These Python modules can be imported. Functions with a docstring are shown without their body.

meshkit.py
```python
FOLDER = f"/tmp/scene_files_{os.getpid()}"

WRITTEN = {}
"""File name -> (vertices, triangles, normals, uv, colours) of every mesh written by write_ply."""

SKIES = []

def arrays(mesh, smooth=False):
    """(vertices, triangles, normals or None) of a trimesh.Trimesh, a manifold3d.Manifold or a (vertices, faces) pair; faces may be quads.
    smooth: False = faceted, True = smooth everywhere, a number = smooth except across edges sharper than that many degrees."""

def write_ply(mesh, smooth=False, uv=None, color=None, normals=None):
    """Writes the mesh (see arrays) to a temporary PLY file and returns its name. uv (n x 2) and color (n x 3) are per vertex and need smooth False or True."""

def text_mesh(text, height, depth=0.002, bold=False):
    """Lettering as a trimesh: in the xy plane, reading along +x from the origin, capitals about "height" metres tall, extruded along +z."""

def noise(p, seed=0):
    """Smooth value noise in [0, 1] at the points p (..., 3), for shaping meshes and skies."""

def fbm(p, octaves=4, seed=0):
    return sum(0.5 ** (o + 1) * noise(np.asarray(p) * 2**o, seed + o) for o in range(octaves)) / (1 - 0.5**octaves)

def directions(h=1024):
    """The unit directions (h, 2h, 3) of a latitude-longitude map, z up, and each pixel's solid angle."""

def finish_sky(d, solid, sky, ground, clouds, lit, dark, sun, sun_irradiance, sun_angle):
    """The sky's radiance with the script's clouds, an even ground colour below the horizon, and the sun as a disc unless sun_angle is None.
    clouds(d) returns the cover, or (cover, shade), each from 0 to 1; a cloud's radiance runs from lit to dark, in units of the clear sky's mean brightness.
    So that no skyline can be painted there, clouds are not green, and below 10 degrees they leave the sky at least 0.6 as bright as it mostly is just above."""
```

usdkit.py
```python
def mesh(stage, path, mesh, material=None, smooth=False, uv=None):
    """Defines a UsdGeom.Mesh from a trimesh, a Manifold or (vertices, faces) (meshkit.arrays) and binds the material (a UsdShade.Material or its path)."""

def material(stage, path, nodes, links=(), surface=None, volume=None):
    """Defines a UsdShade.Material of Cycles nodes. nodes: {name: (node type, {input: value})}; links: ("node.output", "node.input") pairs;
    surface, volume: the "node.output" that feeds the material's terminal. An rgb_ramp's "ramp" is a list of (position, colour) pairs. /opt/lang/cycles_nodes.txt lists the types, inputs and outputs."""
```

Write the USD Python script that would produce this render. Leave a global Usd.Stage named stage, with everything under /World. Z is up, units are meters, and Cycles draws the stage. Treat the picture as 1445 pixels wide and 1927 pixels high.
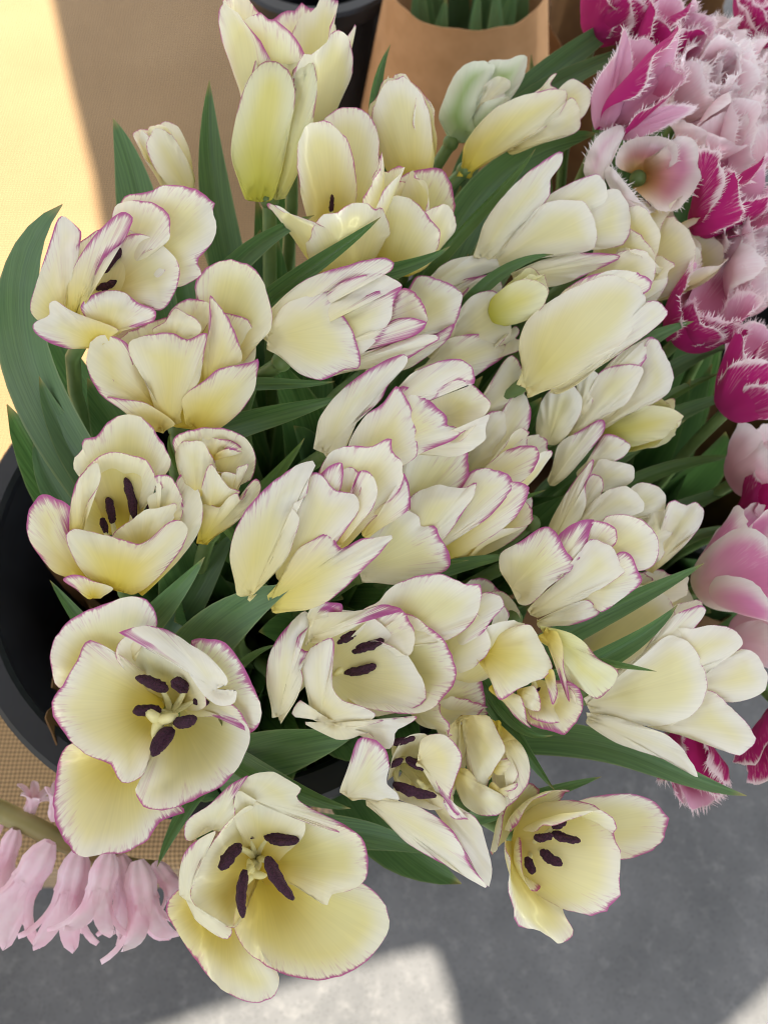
import math, numpy as np, trimesh, usdkit, shapely.geometry as sg
from scipy.spatial import cKDTree
from scipy.interpolate import PchipInterpolator, CubicSpline, RBFInterpolator
from pxr import Usd, UsdGeom, UsdLux, UsdShade, Gf, Sdf, Vt
import meshkit
stage = Usd.Stage.CreateInMemory()
UsdGeom.SetStageUpAxis(stage, UsdGeom.Tokens.z); UsdGeom.SetStageMetersPerUnit(stage, 1.0)
W = UsdGeom.Xform.Define(stage, '/World'); stage.SetDefaultPrim(W.GetPrim())
UsdGeom.Scope.Define(stage, '/World/Looks')
# ---------------------------------------------------------------- camera, sky, sun
EXPOSURE, SUN, SKY = 2.92, .50, 0.05
PITCH = math.radians(65); F = 1450.0                      # focal length in photograph pixels (1445 x 1927)
C = np.array([0, 0, 1.05])
FW = np.array([0, math.cos(PITCH), -math.sin(PITCH)]); RT = np.array([1., 0, 0]); UP = np.array([0, math.sin(PITCH), math.cos(PITCH)])
cam = UsdGeom.Camera.Define(stage, '/World/camera')
cam.AddTransformOp().Set(Gf.Matrix4d(*RT, 0, *UP, 0, *(-FW), 0, *C, 1))
cam.CreateFocalLengthAttr(26.0); cam.CreateHorizontalApertureAttr(26.0 * 1445 / F); cam.CreateVerticalApertureAttr(26.0 * 1927 / F)
cam.CreateClippingRangeAttr(Gf.Vec2f(0.01, 100)); cam.CreateExposureAttr(EXPOSURE)
cam.CreateFStopAttr(10.5); cam.CreateFocusDistanceAttr(0.312)
sd = np.array([-0.40, -0.22, 0.89]); sd /= np.linalg.norm(sd)
sun = UsdLux.DistantLight.Define(stage, '/World/sun')
sun.CreateIntensityAttr(SUN); sun.CreateAngleAttr(0.5); sun.CreateNormalizeAttr(True); sun.CreateColorAttr(Gf.Vec3f(1, .91, .78))
zx = sd; xx = np.cross([0, 0, 1.], zx); xx /= np.linalg.norm(xx); yx = np.cross(zx, xx)
sun.AddTransformOp().Set(Gf.Matrix4d(*xx, 0, *yx, 0, *zx, 0, 0, 0, 5, 1))
MAT = '/World/Looks/'
def mat(name, nodes, links, surface, volume=None): return usdkit.material(stage, MAT + name, nodes, links, surface=surface, volume=volume)
skym = mat('sky_material', {
    'sky': ('sky_texture', {'sky_type': 'single_scattering', 'sun_disc': False, 'sun_elevation': math.asin(sd[2]), 'sun_rotation': math.atan2(sd[0], sd[1])}),
    'tc': ('texture_coordinate', {}), 'cn': ('noise_texture', {'scale': 2.2, 'detail': 6., 'roughness': .55}),
    'cr': ('map_range', {'range_type': 'smoothstep', 'from_min': .36, 'from_max': .60, 'to_min': 0., 'to_max': .92, 'clamp': True}),
    'cm': ('mix_color', {'b': (5.75, 5.4, 4.85), 'use_clamp': False, 'use_clamp_result': False}),
    'sp': ('separate_xyz', {}), 'el': ('map_range', {'from_min': 0., 'from_max': 1., 'to_min': .22, 'to_max': 1.45, 'clamp': True}), 'cb': ('mix_color', {'blend_type': 'multiply', 'fac': 1., 'a': (5.75, 5.4, 4.85), 'use_clamp': False, 'use_clamp_result': False}),
    'bg': ('background_shader', {'strength': SKY})},
    [('tc.generated', 'cn.vector'), ('cn.fac', 'cr.value'), ('cr.result', 'cm.fac'), ('tc.generated', 'sp.vector'), ('sp.z', 'el.value'), ('el.result', 'cb.b'), ('cb.result', 'cm.b'), ('sky.color', 'cm.a'), ('cm.result', 'bg.color')], 'bg.background')
dome = UsdLux.DomeLight.Define(stage, '/World/sky')
UsdShade.MaterialBindingAPI.Apply(dome.GetPrim()).Bind(skym)

# ---------------------------------------------------------------- helpers
def un(x, y, d):                                           # a point at depth d behind photograph pixel x, y
    if np.ndim(x): return C + d[:, None] * (FW + ((x - 722.5) / F)[:, None] * RT - ((y - 963.5) / F)[:, None] * UP)
    return C + d * (FW + (x - 722.5) / F * RT - (y - 963.5) / F * UP)
def onz(x, y, z):                                          # where the ray of a pixel meets a horizontal plane
    r = FW + (x - 722.5) / F * RT - (y - 963.5) / F * UP
    return C + r * ((z - C[2]) / r[2])
def proj(p):
    q = np.asarray(p) - C; d = q @ FW
    return np.stack([722.5 + F * (q @ RT) / d, 963.5 - F * (q @ UP) / d], -1)
def unit(v): return v / np.linalg.norm(v)
def sstep(a, b, x): t = np.clip((x - a) / (b - a), 0, 1); return t * t * (3 - 2 * t)
used = {}
def path(name, parent):
    k = (str(parent), name); n = used.get(k, 0); used[k] = n + 1
    return f'{parent}/{name}' + (f'_{n:03d}' if n else '')
def tag(p, label=None, cat=None, group=None, kind=None):
    for k, v in (('label', label), ('category', cat), ('group', group), ('kind', kind)):
        if v: p.SetCustomDataByKey(k, v)
def thing(name, loc, label, cat, group=None):
    x = UsdGeom.Xform.Define(stage, path(name, '/World')); x.AddTranslateOp().Set(Gf.Vec3d(*map(float, loc)))
    tag(x.GetPrim(), label, cat, group); x.loc = np.asarray(loc, float); return x
def obj(name, vf, material, parent=None, smooth=True, attrs=None, label=None, cat=None, kind=None, loc=None):
    par = '/World' if parent is None else str(parent.GetPath() if hasattr(parent, 'GetPath') else parent.GetPrim().GetPath())
    o = loc if loc is not None else getattr(parent, 'loc', None)
    if isinstance(vf, trimesh.Trimesh): vf = (vf.vertices, vf.faces)
    v, f = np.asarray(vf[0], float), np.asarray(vf[1], int)
    if o is not None: v = v - o
    m = usdkit.mesh(stage, path(name, par), (v, f), material, smooth=smooth)
    if attrs:
        for k, a in attrs.items():
            UsdGeom.PrimvarsAPI(m).CreatePrimvar(k, Sdf.ValueTypeNames.Float3Array, 'vertex').Set(Vt.Vec3fArray.FromNumpy(np.asarray(a, np.float32)))
    if loc is not None: m.AddTranslateOp().Set(Gf.Vec3d(*map(float, loc)))
    tag(m.GetPrim(), label, cat, None, kind); m.loc = np.zeros(3) if o is None else o
    return m
def grid_faces(nu, nv, close=False):
    f = []
    for i in range(nu - 1 if not close else nu):
        a = (i % nu) * nv; b = ((i + 1) % nu) * nv; j = np.arange(nv - 1)
        f.append(np.stack([a + j, b + j, b + j + 1], 1)); f.append(np.stack([a + j, b + j + 1, a + j + 1], 1))
    return np.vstack(f)
def tube(pts, rad, n=8, seg=16, lobes=None):
    pts = np.asarray(pts, float)
    if seg and len(pts) > 2:
        t = np.r_[0, np.cumsum(np.linalg.norm(np.diff(pts, axis=0), axis=1))]; u = np.linspace(0, t[-1], seg)
        rad = np.interp(u / t[-1], np.linspace(0, 1, len(rad)), rad) if np.ndim(rad) else np.full(seg, rad)
        pts = CubicSpline(t, pts)(u)
    elif np.ndim(rad) == 0: rad = np.full(len(pts), rad)
    tg = np.gradient(pts, axis=0); tg /= np.linalg.norm(tg, axis=1, keepdims=True)
    a = np.cross(tg[0], [0.3, 0.2, 1.0]); a = unit(a); rows = []
    for i, (p, r) in enumerate(zip(pts, rad)):
        a = unit(a - (a @ tg[i]) * tg[i]); b = np.cross(tg[i], a); th = np.linspace(0, 2 * math.pi, n, endpoint=False)
        rr = r * (1 if lobes is None else lobes(th, i / (len(pts) - 1)))
        rows.append(p + (np.cos(th) * rr)[:, None] * a + (np.sin(th) * rr)[:, None] * b)
    v = np.vstack(rows); N = len(pts); f = []
    for i in range(N - 1):
        j = np.arange(n); k = (j + 1) % n
        f.append(np.stack([i * n + j, i * n + k, (i + 1) * n + k], 1)); f.append(np.stack([i * n + j, (i + 1) * n + k, (i + 1) * n + j], 1))
    v = np.vstack([v, pts[0], pts[-1]]); j = np.arange(n); k = (j + 1) % n
    f.append(np.stack([np.full(n, N * n), k, j], 1)); f.append(np.stack([np.full(n, N * n + 1), (N - 1) * n + j, (N - 1) * n + k], 1))
    return v, np.vstack(f)
def join(parts):
    vs, fs, o = [], [], 0
    for v, f in parts: vs.append(v); fs.append(np.asarray(f) + o); o += len(v)
    return np.vstack(vs), np.vstack(fs)

# ---------------------------------------------------------------- materials
def lk(s): return [tuple(x.split('>')) for x in s.split()]
M = {}
def petal_material(name, white, cream, base, streak, inner=None, pale=None, transl=.3):
    # primvar pet = (distance to the margin in mm, place along the petal, place along the margin in mm); tone = (margin colour, yellow, random)
    n = {'pet': ('attribute', {'attribute': 'pet'}), 'tone': ('attribute', {'attribute': 'tone'}),
         'ps': ('separate_xyz', {}), 'ts': ('separate_xyz', {}),
         'mv': ('math', {'math_type': 'multiply', 'value2': .95}), 'ev': ('math', {'math_type': 'multiply', 'value2': .16}),
         'v1': ('combine_xyz', {}), 'n1': ('noise_texture', {'scale': 1.0, 'detail': 3., 'roughness': .6}),
         'lv': ('math', {'math_type': 'multiply', 'value2': .055}), 'v2': ('combine_xyz', {}), 'n2': ('noise_texture', {'scale': 1.0, 'detail': 1.}),
         'n2r': ('map_range', {'from_min': .40, 'from_max': .64, 'to_min': .03, 'to_max': 1.6, 'clamp': True}),
         'n1r': ('map_range', {'from_min': .3, 'from_max': .72, 'to_min': .55, 'to_max': 3.6, 'clamp': True}),
         'w': ('math', {'math_type': 'multiply'}), 'w2': ('math', {'math_type': 'multiply'}),
         'al': ('map_range', {'range_type': 'smoothstep', 'from_min': .25, 'from_max': .75, 'to_min': 0., 'to_max': 1., 'clamp': True}), 'w3': ('math', {'math_type': 'multiply'}), 'w4': ('math', {'math_type': 'maximum', 'value2': .01}),
         'r': ('math', {'math_type': 'divide'}), 'mk1': ('map_range', {'range_type': 'smoothstep', 'from_min': .1, 'from_max': 1.15, 'to_min': .92, 'to_max': 0., 'clamp': True}), 'mk2': ('map_range', {'range_type': 'smoothstep', 'from_min': .3, 'from_max': 4.2, 'to_min': .32, 'to_max': 0., 'clamp': True}), 'n1s': ('map_range', {'from_min': .5, 'from_max': .68, 'clamp': True}), 'mk3': ('math', {'math_type': 'multiply'}), 'mk': ('math', {'math_type': 'maximum'}),
         # body colour
         'wh': ('map_range', {'range_type': 'smoothstep', 'from_min': 1., 'from_max': 11., 'to_min': 1., 'to_max': 0., 'clamp': True}),
         'bs': ('map_range', {'range_type': 'smoothstep', 'from_min': .02, 'from_max': .75, 'to_min': 1., 'to_max': 0., 'clamp': True}),
         'bs2': ('math', {'math_type': 'power', 'value2': 1.05}), 'by': ('math', {'math_type': 'multiply', 'use_clamp': True}),
         'c1': ('mix_color', {'a': cream, 'b': white}), 'c2': ('mix_color', {'b': base}),
         'vv': ('combine_xyz', {}), 'mv2': ('math', {'math_type': 'multiply', 'value2': .8}), 'av': ('math', {'math_type': 'multiply', 'value2': 1.6}),
         'vn': ('noise_texture', {'scale': 1., 'detail': 4., 'roughness': .62}), 'vr': ('map_range', {'from_min': .3, 'from_max': .7, 'to_min': .96, 'to_max': 1.02}),
         'c3': ('mix_color', {'blend_type': 'multiply', 'fac': 1.0}),
         'c4': ('mix_color', {'b': streak}),
         'bh': ('map_range', {'range_type': 'smoothstep', 'from_min': .12, 'from_max': .45, 'clamp': True}), 'bhm': ('math', {'math_type': 'multiply'}), 'bp': ('bump', {'strength': .14, 'distance': .0006}),
         'p': ('principled_bsdf', {'roughness': .6, 'specular_ior_level': .08, 'sheen_weight': .04}),
         'tw': ('mix_color', {'blend_type': 'multiply', 'fac': 1., 'b': (1., .94, .66) if name in ('cream_petal', 'bud_petal', 'warm_petal') else (1., 1., 1.)}), 't': ('translucent_bsdf', {}), 'mx': ('mix_closure', {'fac': transl})}
    l = lk('pet.vector>ps.vector tone.vector>ts.vector ps.z>mv.value1 ps.x>ev.value1 mv.value>v1.x ev.value>v1.y ts.z>v1.z v1.vector>n1.vector '
           'ps.z>lv.value1 lv.value>v2.x ts.z>v2.y v2.vector>n2.vector n2.fac>n2r.value n1.fac>n1r.value n1r.result>w.value1 n2r.result>w.value2 '
           'w.value>w2.value1 ts.x>w2.value2 ps.y>al.value al.result>w3.value1 w2.value>w3.value2 ps.x>r.value1 w3.value>w4.value1 w4.value>r.value2 r.value>mk1.value r.value>mk2.value n1.fac>n1s.value mk2.result>mk3.value1 n1s.result>mk3.value2 mk1.result>mk.value1 mk3.value>mk.value2 '
           'ps.x>wh.value ps.y>bs.value bs.result>bs2.value1 bs2.value>by.value1 ts.y>by.value2 wh.result>c1.fac c1.result>c2.a by.value>c2.fac '
           'ps.z>mv2.value1 ps.y>av.value1 mv2.value>vv.x av.value>vv.y ts.z>vv.z vv.vector>vn.vector vn.fac>vr.value c2.result>c3.a vr.result>c3.b c3.result>c4.a mk.value>c4.fac '
           'ps.y>bh.value vn.fac>bhm.value1 bh.result>bhm.value2 bhm.value>bp.height bp.normal>p.normal c4.result>p.base_color c4.result>tw.a tw.result>t.color p.BSDF>mx.closure1 t.BSDF>mx.closure2')
    if inner:                                              # the two faces of a petal differ in colour
        n.update({'g': ('geometry', {}), 'ci': ('mix_color', {'b': inner})})
        l = [x for x in l if x != ('c2.result', 'c3.a')] + lk('c2.result>ci.a g.backfacing>ci.fac ci.result>c3.a')
    M[name] = mat(name, n, l, 'mx.closure')
petal_material('cream_petal', (.905, .89, .79), (.865, .825, .48), (.77, .64, .09), (.46, .06, .29))
petal_material('warm_petal', (.885, .865, .68), (.84, .785, .38), (.73, .59, .08), (.46, .06, .29))
petal_material('bud_petal', (.84, .84, .58), (.79, .75, .28), (.62, .61, .09), (.42, .12, .22), transl=.25)
petal_material('green_petal', (.72, .76, .60), (.34, .47, .17), (.22, .36, .08), (.75, .75, .62), transl=.2)
petal_material('magenta_petal', (.78, .44, .58), (.56, .17, .29), (.52, .20, .28), (.94, .82, .83), transl=.25, inner=(.44, .02, .16))
petal_material('blush_petal', (.91, .80, .81), (.88, .63, .68), (.58, .10, .26), (.96, .91, .90), transl=.3)
petal_material('golden_petal', (.86, .80, .77), (.70, .30, .44), (.62, .34, .04), (.88, .82, .80), transl=.25)
petal_material('streaked_petal', (.82, .72, .70), (.66, .24, .42), (.80, .70, .62), (.84, .76, .74), transl=.25)
def simple(name, c1, c2, scale=60., rough=.5, bump=.0, spec=.4, detail=4., transl=0., dist=.001):
    n = {'tc': ('texture_coordinate', {}), 'n': ('noise_texture', {'scale': scale, 'detail': detail, 'roughness': .6}),
         'r': ('map_range', {'from_min': .3, 'from_max': .7, 'clamp': True}), 'c': ('mix_color', {'a': c1, 'b': c2}),
         'bp': ('bump', {'strength': bump, 'distance': dist}), 'p': ('principled_bsdf', {'roughness': rough, 'specular_ior_level': spec})}
    l = lk('tc.object>n.vector n.fac>r.value r.result>c.fac c.result>p.base_color n.fac>bp.height bp.normal>p.normal'); s = 'p.BSDF'
    if transl:
        n.update({'t': ('translucent_bsdf', {}), 'mx': ('mix_closure', {'fac': transl})}); l += lk('c.result>t.color p.BSDF>mx.closure1 t.BSDF>mx.closure2'); s = 'mx.closure'
    M[name] = mat(name, n, l, s)
simple('anther', (.014, .005, .010), (.075, .018, .042), 1300., .8, .9)
simple('filament', (.66, .62, .30), (.74, .70, .40), 100., .5)
simple('stigma', (.72, .66, .26), (.80, .74, .38), 200., .5, .3)
simple('stem', (.10, .17, .05), (.16, .24, .08), 60., .45)
simple('hyacinth_stem', (.22, .20, .07), (.30, .25, .10), 60., .45)
simple('hyacinth_petal', (.86, .56, .66), (.92, .78, .83), 55., .5, transl=.3)
simple('black_plastic', (.006, .0065, .008), (.011, .012, .014), 40., .42, .12)
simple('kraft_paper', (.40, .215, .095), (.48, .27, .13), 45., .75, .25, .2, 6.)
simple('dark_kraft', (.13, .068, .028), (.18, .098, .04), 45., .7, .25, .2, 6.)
simple('canvas', (.30, .27, .22), (.34, .31, .26), 5., .9, transl=.0)
# leaf: pet = (across -1..1, along 0..1, place across in mm)
M['leaf'] = mat('leaf', {
    'pet': ('attribute', {'attribute': 'pet'}), 'tone': ('attribute', {'attribute': 'tone'}), 'ps': ('separate_xyz', {}), 'ts': ('separate_xyz', {}),
    'a': ('math', {'math_type': 'multiply', 'value2': 1.1}), 'b': ('math', {'math_type': 'multiply', 'value2': 3.}), 'v': ('combine_xyz', {}),
    'n': ('noise_texture', {'scale': 1., 'detail': 4., 'roughness': .6}), 'r': ('map_range', {'from_min': .32, 'from_max': .68, 'clamp': True}),
    'tc': ('texture_coordinate', {}), 'n3': ('noise_texture', {'scale': 30., 'detail': 4.}),
    'g1': ('mix_color', {'a': (.050, .130, .028), 'b': (.115, .235, .062)}), 'g2': ('mix_color', {'b': (.16, .225, .165)}), 'g2f': ('math', {'math_type': 'multiply'}),
    'lite': ('mix_color', {'b': (.15, .24, .045)}),
    'ab': ('math', {'math_type': 'absolute'}), 'eg': ('map_range', {'range_type': 'smoothstep', 'from_min': .90, 'from_max': 1., 'to_min': 0., 'to_max': .45, 'clamp': True}),
    'g3': ('mix_color', {'b': (.30, .36, .16)}), 'tp': ('map_range', {'range_type': 'smoothstep', 'from_min': .955, 'from_max': 1., 'to_min': 0., 'to_max': .75, 'clamp': True}),
    'g4': ('mix_color', {'b': (.36, .30, .11)}), 'bp': ('bump', {'strength': .4, 'distance': .0006}),
    'p': ('principled_bsdf', {'roughness': .42, 'specular_ior_level': .45}), 't': ('translucent_bsdf', {}), 'mx': ('mix_closure', {'fac': .18})},
    lk('pet.vector>ps.vector tone.vector>ts.vector ps.z>a.value1 ps.y>b.value1 a.value>v.x b.value>v.y ts.z>v.z v.vector>n.vector n.fac>r.value r.result>g1.fac g1.result>g2.a tc.object>n3.vector '
       'n3.fac>g2f.value1 ts.x>g2f.value2 g2f.value>g2.fac g2.result>lite.a ts.y>lite.fac ps.x>ab.value1 ab.value>eg.value lite.result>g3.a eg.result>g3.fac g3.result>g4.a ps.y>tp.value tp.result>g4.fac '
       'n.fac>bp.height bp.normal>p.normal g4.result>p.base_color g4.result>t.color p.BSDF>mx.closure1 t.BSDF>mx.closure2'), 'mx.closure')
M['burlap'] = mat('burlap', {
    'tc': ('texture_coordinate', {}), 'dn': ('noise_texture', {'scale': 18., 'detail': 3.}), 'dm': ('mix_vector', {'fac': .004}),
    'w1': ('wave_texture', {'wave_type': 'bands', 'bands_direction': 'x', 'scale': 88., 'distortion': 1.2, 'detail': 2., 'detail_scale': .4}),
    'w2': ('wave_texture', {'wave_type': 'bands', 'bands_direction': 'y', 'scale': 88., 'distortion': 1.2, 'detail': 2., 'detail_scale': .4}),
    'h': ('math', {'math_type': 'add'}), 'n': ('noise_texture', {'scale': 9., 'detail': 6.}), 'nf': ('noise_texture', {'scale': 420., 'detail': 2.}),
    'c': ('mix_color', {'a': (.27, .17, .078), 'b': (.36, .238, .118)}), 'c2': ('mix_color', {'blend_type': 'multiply', 'fac': 1.}),
    'hr': ('map_range', {'from_min': .3, 'from_max': 1.5, 'to_min': .45, 'to_max': 1.2}),
    'bp': ('bump', {'strength': .35, 'distance': .0012}), 'p': ('principled_bsdf', {'roughness': .85, 'specular_ior_level': .15, 'sheen_weight': .15})},
    lk('tc.object>dn.vector tc.object>w1.vector tc.object>w2.vector w1.fac>h.value1 w2.fac>h.value2 tc.object>n.vector n.fac>c.fac h.value>hr.value c.result>c2.a hr.result>c2.b c2.result>p.base_color h.value>bp.height bp.normal>p.normal'), 'p.BSDF')
M['concrete'] = mat('concrete', {
    'tc': ('texture_coordinate', {}), 'n': ('noise_texture', {'scale': 6., 'detail': 8., 'roughness': .62}), 'n2': ('noise_texture', {'scale': 45., 'detail': 6., 'roughness': .7}),
    'r': ('map_range', {'from_min': .3, 'from_max': .7, 'clamp': True}), 'r2': ('map_range', {'from_min': .52, 'from_max': .75, 'to_max': .6, 'clamp': True}),
    'c': ('mix_color', {'a': (.084, .086, .087), 'b': (.150, .151, .150)}), 'c2': ('mix_color', {'b': (.22, .218, .21)}), 'sp': ('voronoi_texture', {'scale': 260.}), 'spr': ('map_range', {'from_min': .12, 'from_max': .3, 'to_min': .62, 'to_max': 1.08, 'clamp': True}), 'c3': ('mix_color', {'blend_type': 'multiply', 'fac': .8}),
    'bp': ('bump', {'strength': .4, 'distance': .003}), 'p': ('principled_bsdf', {'roughness': .8, 'specular_ior_level': .3})},
    lk('tc.object>n.vector tc.object>n2.vector n.fac>r.value r.result>c.fac n2.fac>r2.value c.result>c2.a r2.result>c2.fac tc.object>sp.vector sp.distance>spr.value c2.result>c3.a spr.result>c3.b c3.result>p.base_color n2.fac>bp.height bp.normal>p.normal'), 'p.BSDF')

# ---------------------------------------------------------------- ground, cloth-covered bench, awning
ZP = .36                                                   # top of the bench
obj('ground', (np.array([[-30, -30, 0], [30, -30, 0], [30, 30, 0], [-30, 30, 0]], float), [[0, 1, 2], [0, 2, 3]]), M['concrete'], smooth=False, kind='structure')
def cloth():
    bx0, bx1, by0, by1, rr = -1.6, -.055, -.0, 1.7, .02
    xs = np.unique(np.r_[np.linspace(bx0, -.9, 12), np.linspace(-.9, bx1 - rr, 90)]); ys = np.r_[np.linspace(by0 + rr, .9, 90), np.linspace(.95, by1, 12)]
    a = np.linspace(0, math.pi / 2, 7)[1:]
    ex = [(bx1 - rr + rr * math.sin(t), -(rr - rr * math.cos(t))) for t in a] + [(bx1 + .004 * k, -rr - .05 * k) for k in range(1, 7)]
    ey = [(by0 + rr - rr * math.sin(t), -(rr - rr * math.cos(t))) for t in a] + [(by0 - .003 * k, -rr - .05 * k) for k in range(1, 7)]
    X = [(x, 0) for x in xs] + ex; Y = ey[::-1] + [(y, 0) for y in ys]
    v = np.array([[x[0], y[0], ZP + min(x[1], y[1])] for x in X for y in Y])
    v += np.c_[np.zeros((len(v), 2)), .006 * (meshkit.fbm(v * 3.0 + 7, 3) - .5)]
    v[:, 2] = np.maximum(v[:, 2], .012)
    return v, grid_faces(len(X), len(Y))
bench = thing('bench', (-.7, .8, 0), 'low bench under a woven tan burlap cloth at the left, beneath the black bucket', 'bench')
obj('burlap_cloth', cloth(), M['burlap'], bench)
b_ = trimesh.creation.box((1.50, 1.62, .04)); b_.apply_translation((-.835, .84, .325)); obj('bench_top', b_, M['dark_kraft'], bench, smooth=False)
for (lx, ly) in ((-1.5, .1), (-.12, .1), (-1.5, 1.6), (-.12, 1.6)):
    b_ = trimesh.creation.box((.05, .05, .305)); b_.apply_translation((lx, ly, .1525)); obj('leg', b_, M['dark_kraft'], bench, smooth=False)
ZA = 2.25
def shade_of(x, y, z):
    p = onz(x, y, z); return tuple((p + sd * (ZA - z) / sd[2])[:2])
lit1 = sg.Polygon([shade_of(x, y, ZP) for x, y in [(85, -60), (130, 160), (175, 330), (200, 480), (205, 640), (165, 800), (60, 1010), (-40, 1190), (-700, 1350), (-900, 500), (-500, -500), (60, -400)]])
lit2 = sg.Polygon([shade_of(x, y, 0) for x, y in [(180, 1975), (400, 1900), (600, 1835), (800, 1788), (822, 1798), (850, 1880), (880, 2050), (900, 2500), (-200, 2500)]])
lit3 = sg.Polygon([shade_of(x, y, 0) for x, y in [(1340, 1965), (1400, 1905), (1500, 1810), (1900, 1500), (2600, 2400), (1300, 2300)]])
cen = np.array(shade_of(720, 900, .5))
awn = sg.box(cen[0] - 1.15, cen[1] - .95, cen[0] + 1.35, cen[1] + 1.5).difference(lit1).difference(lit2).difference(lit3)
awn = max(awn.geoms, key=lambda g: g.area) if awn.geom_type == 'MultiPolygon' else awn
a_ = trimesh.creation.extrude_polygon(awn, .004); a_.apply_translation((0, 0, ZA))
obj('awning', a_, M['canvas'], smooth=False, label='pale canvas awning with an uneven edge overhead, shading the flowers', cat='awning')

# ---------------------------------------------------------------- tulips
OUT = PchipInterpolator([0, .06, .15, .3, .45, .6, .74, .86, .94, .982, 1], [.32, .46, .61, .82, .95, 1., .96, .80, .54, .26, 0])
OUTP = PchipInterpolator([0, .06, .15, .3, .45, .6, .74, .86, .94, .982, 1], [.26, .42, .60, .85, .98, .98, .84, .56, .29, .11, 0])
def centre(psi, curl, L, r0, n=40, th0=68):
    s = np.linspace(0, 1, n); th = np.radians(psi + curl * np.clip((s - .28) / .72, 0, 1) + (th0 - np.minimum(psi, th0)) * np.exp(-(s / .15) ** 1.6))
    ds = L / (n - 1); r = r0 + np.r_[0, np.cumsum((np.sin(th[1:]) + np.sin(th[:-1])) / 2 * ds)]; h = np.r_[0, np.cumsum((np.cos(th[1:]) + np.cos(th[:-1])) / 2 * ds)]
    return r, h, th
class Fl: pass
def frame(bx, by, d, dr, tilt):
    B = un(bx, by, d); v = unit(C - B); x = unit(RT - (RT @ v) * v); y = np.cross(v, x)
    a, t = math.radians(dr), math.radians(tilt)
    A = math.cos(t) * (math.cos(a) * x + math.sin(a) * y) + math.sin(t) * v
    Fd = unit(v - (v @ A) * A); return B, A, Fd, np.cross(A, Fd), v
PH = np.radians(np.arange(-180, 180, 4.)); PS = np.arange(-30, 118, 3.)
def solve(fr, L, r0, tx, ty, side, curl, th0=68):
    B, A, Fd, S, v = fr; best = None
    for ls in (1., .93, 1.07, .86, 1.14, .78, 1.24):
        for ps in PS:
            r, h, _ = centre(ps, curl, L * ls, r0, 16, th0)
            T = B - A * (r0 - .0022) * .9 + h[-1] * A + r[-1] * (np.cos(PH)[:, None] * Fd + np.sin(PH)[:, None] * S)
            q = proj(T); e = np.hypot(q[:, 0] - tx, q[:, 1] - ty)
            if isinstance(side, (int, float)): sp = np.abs((np.degrees(PH) - side + 180) % 360 - 180) / 4.
            else: c = np.cos(PH); sp = np.where((c > -.15) if side == 'f' else (c < .15), 0, 40 + 0 * c)
            cost = e + sp + abs(ls - 1) * 45 + .06 * abs(ps - 14)
            i = int(np.argmin(cost))
            if best is None or cost[i] < best[0]: best = (cost[i], PH[i], ps, ls, e[i])
    return best
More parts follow.
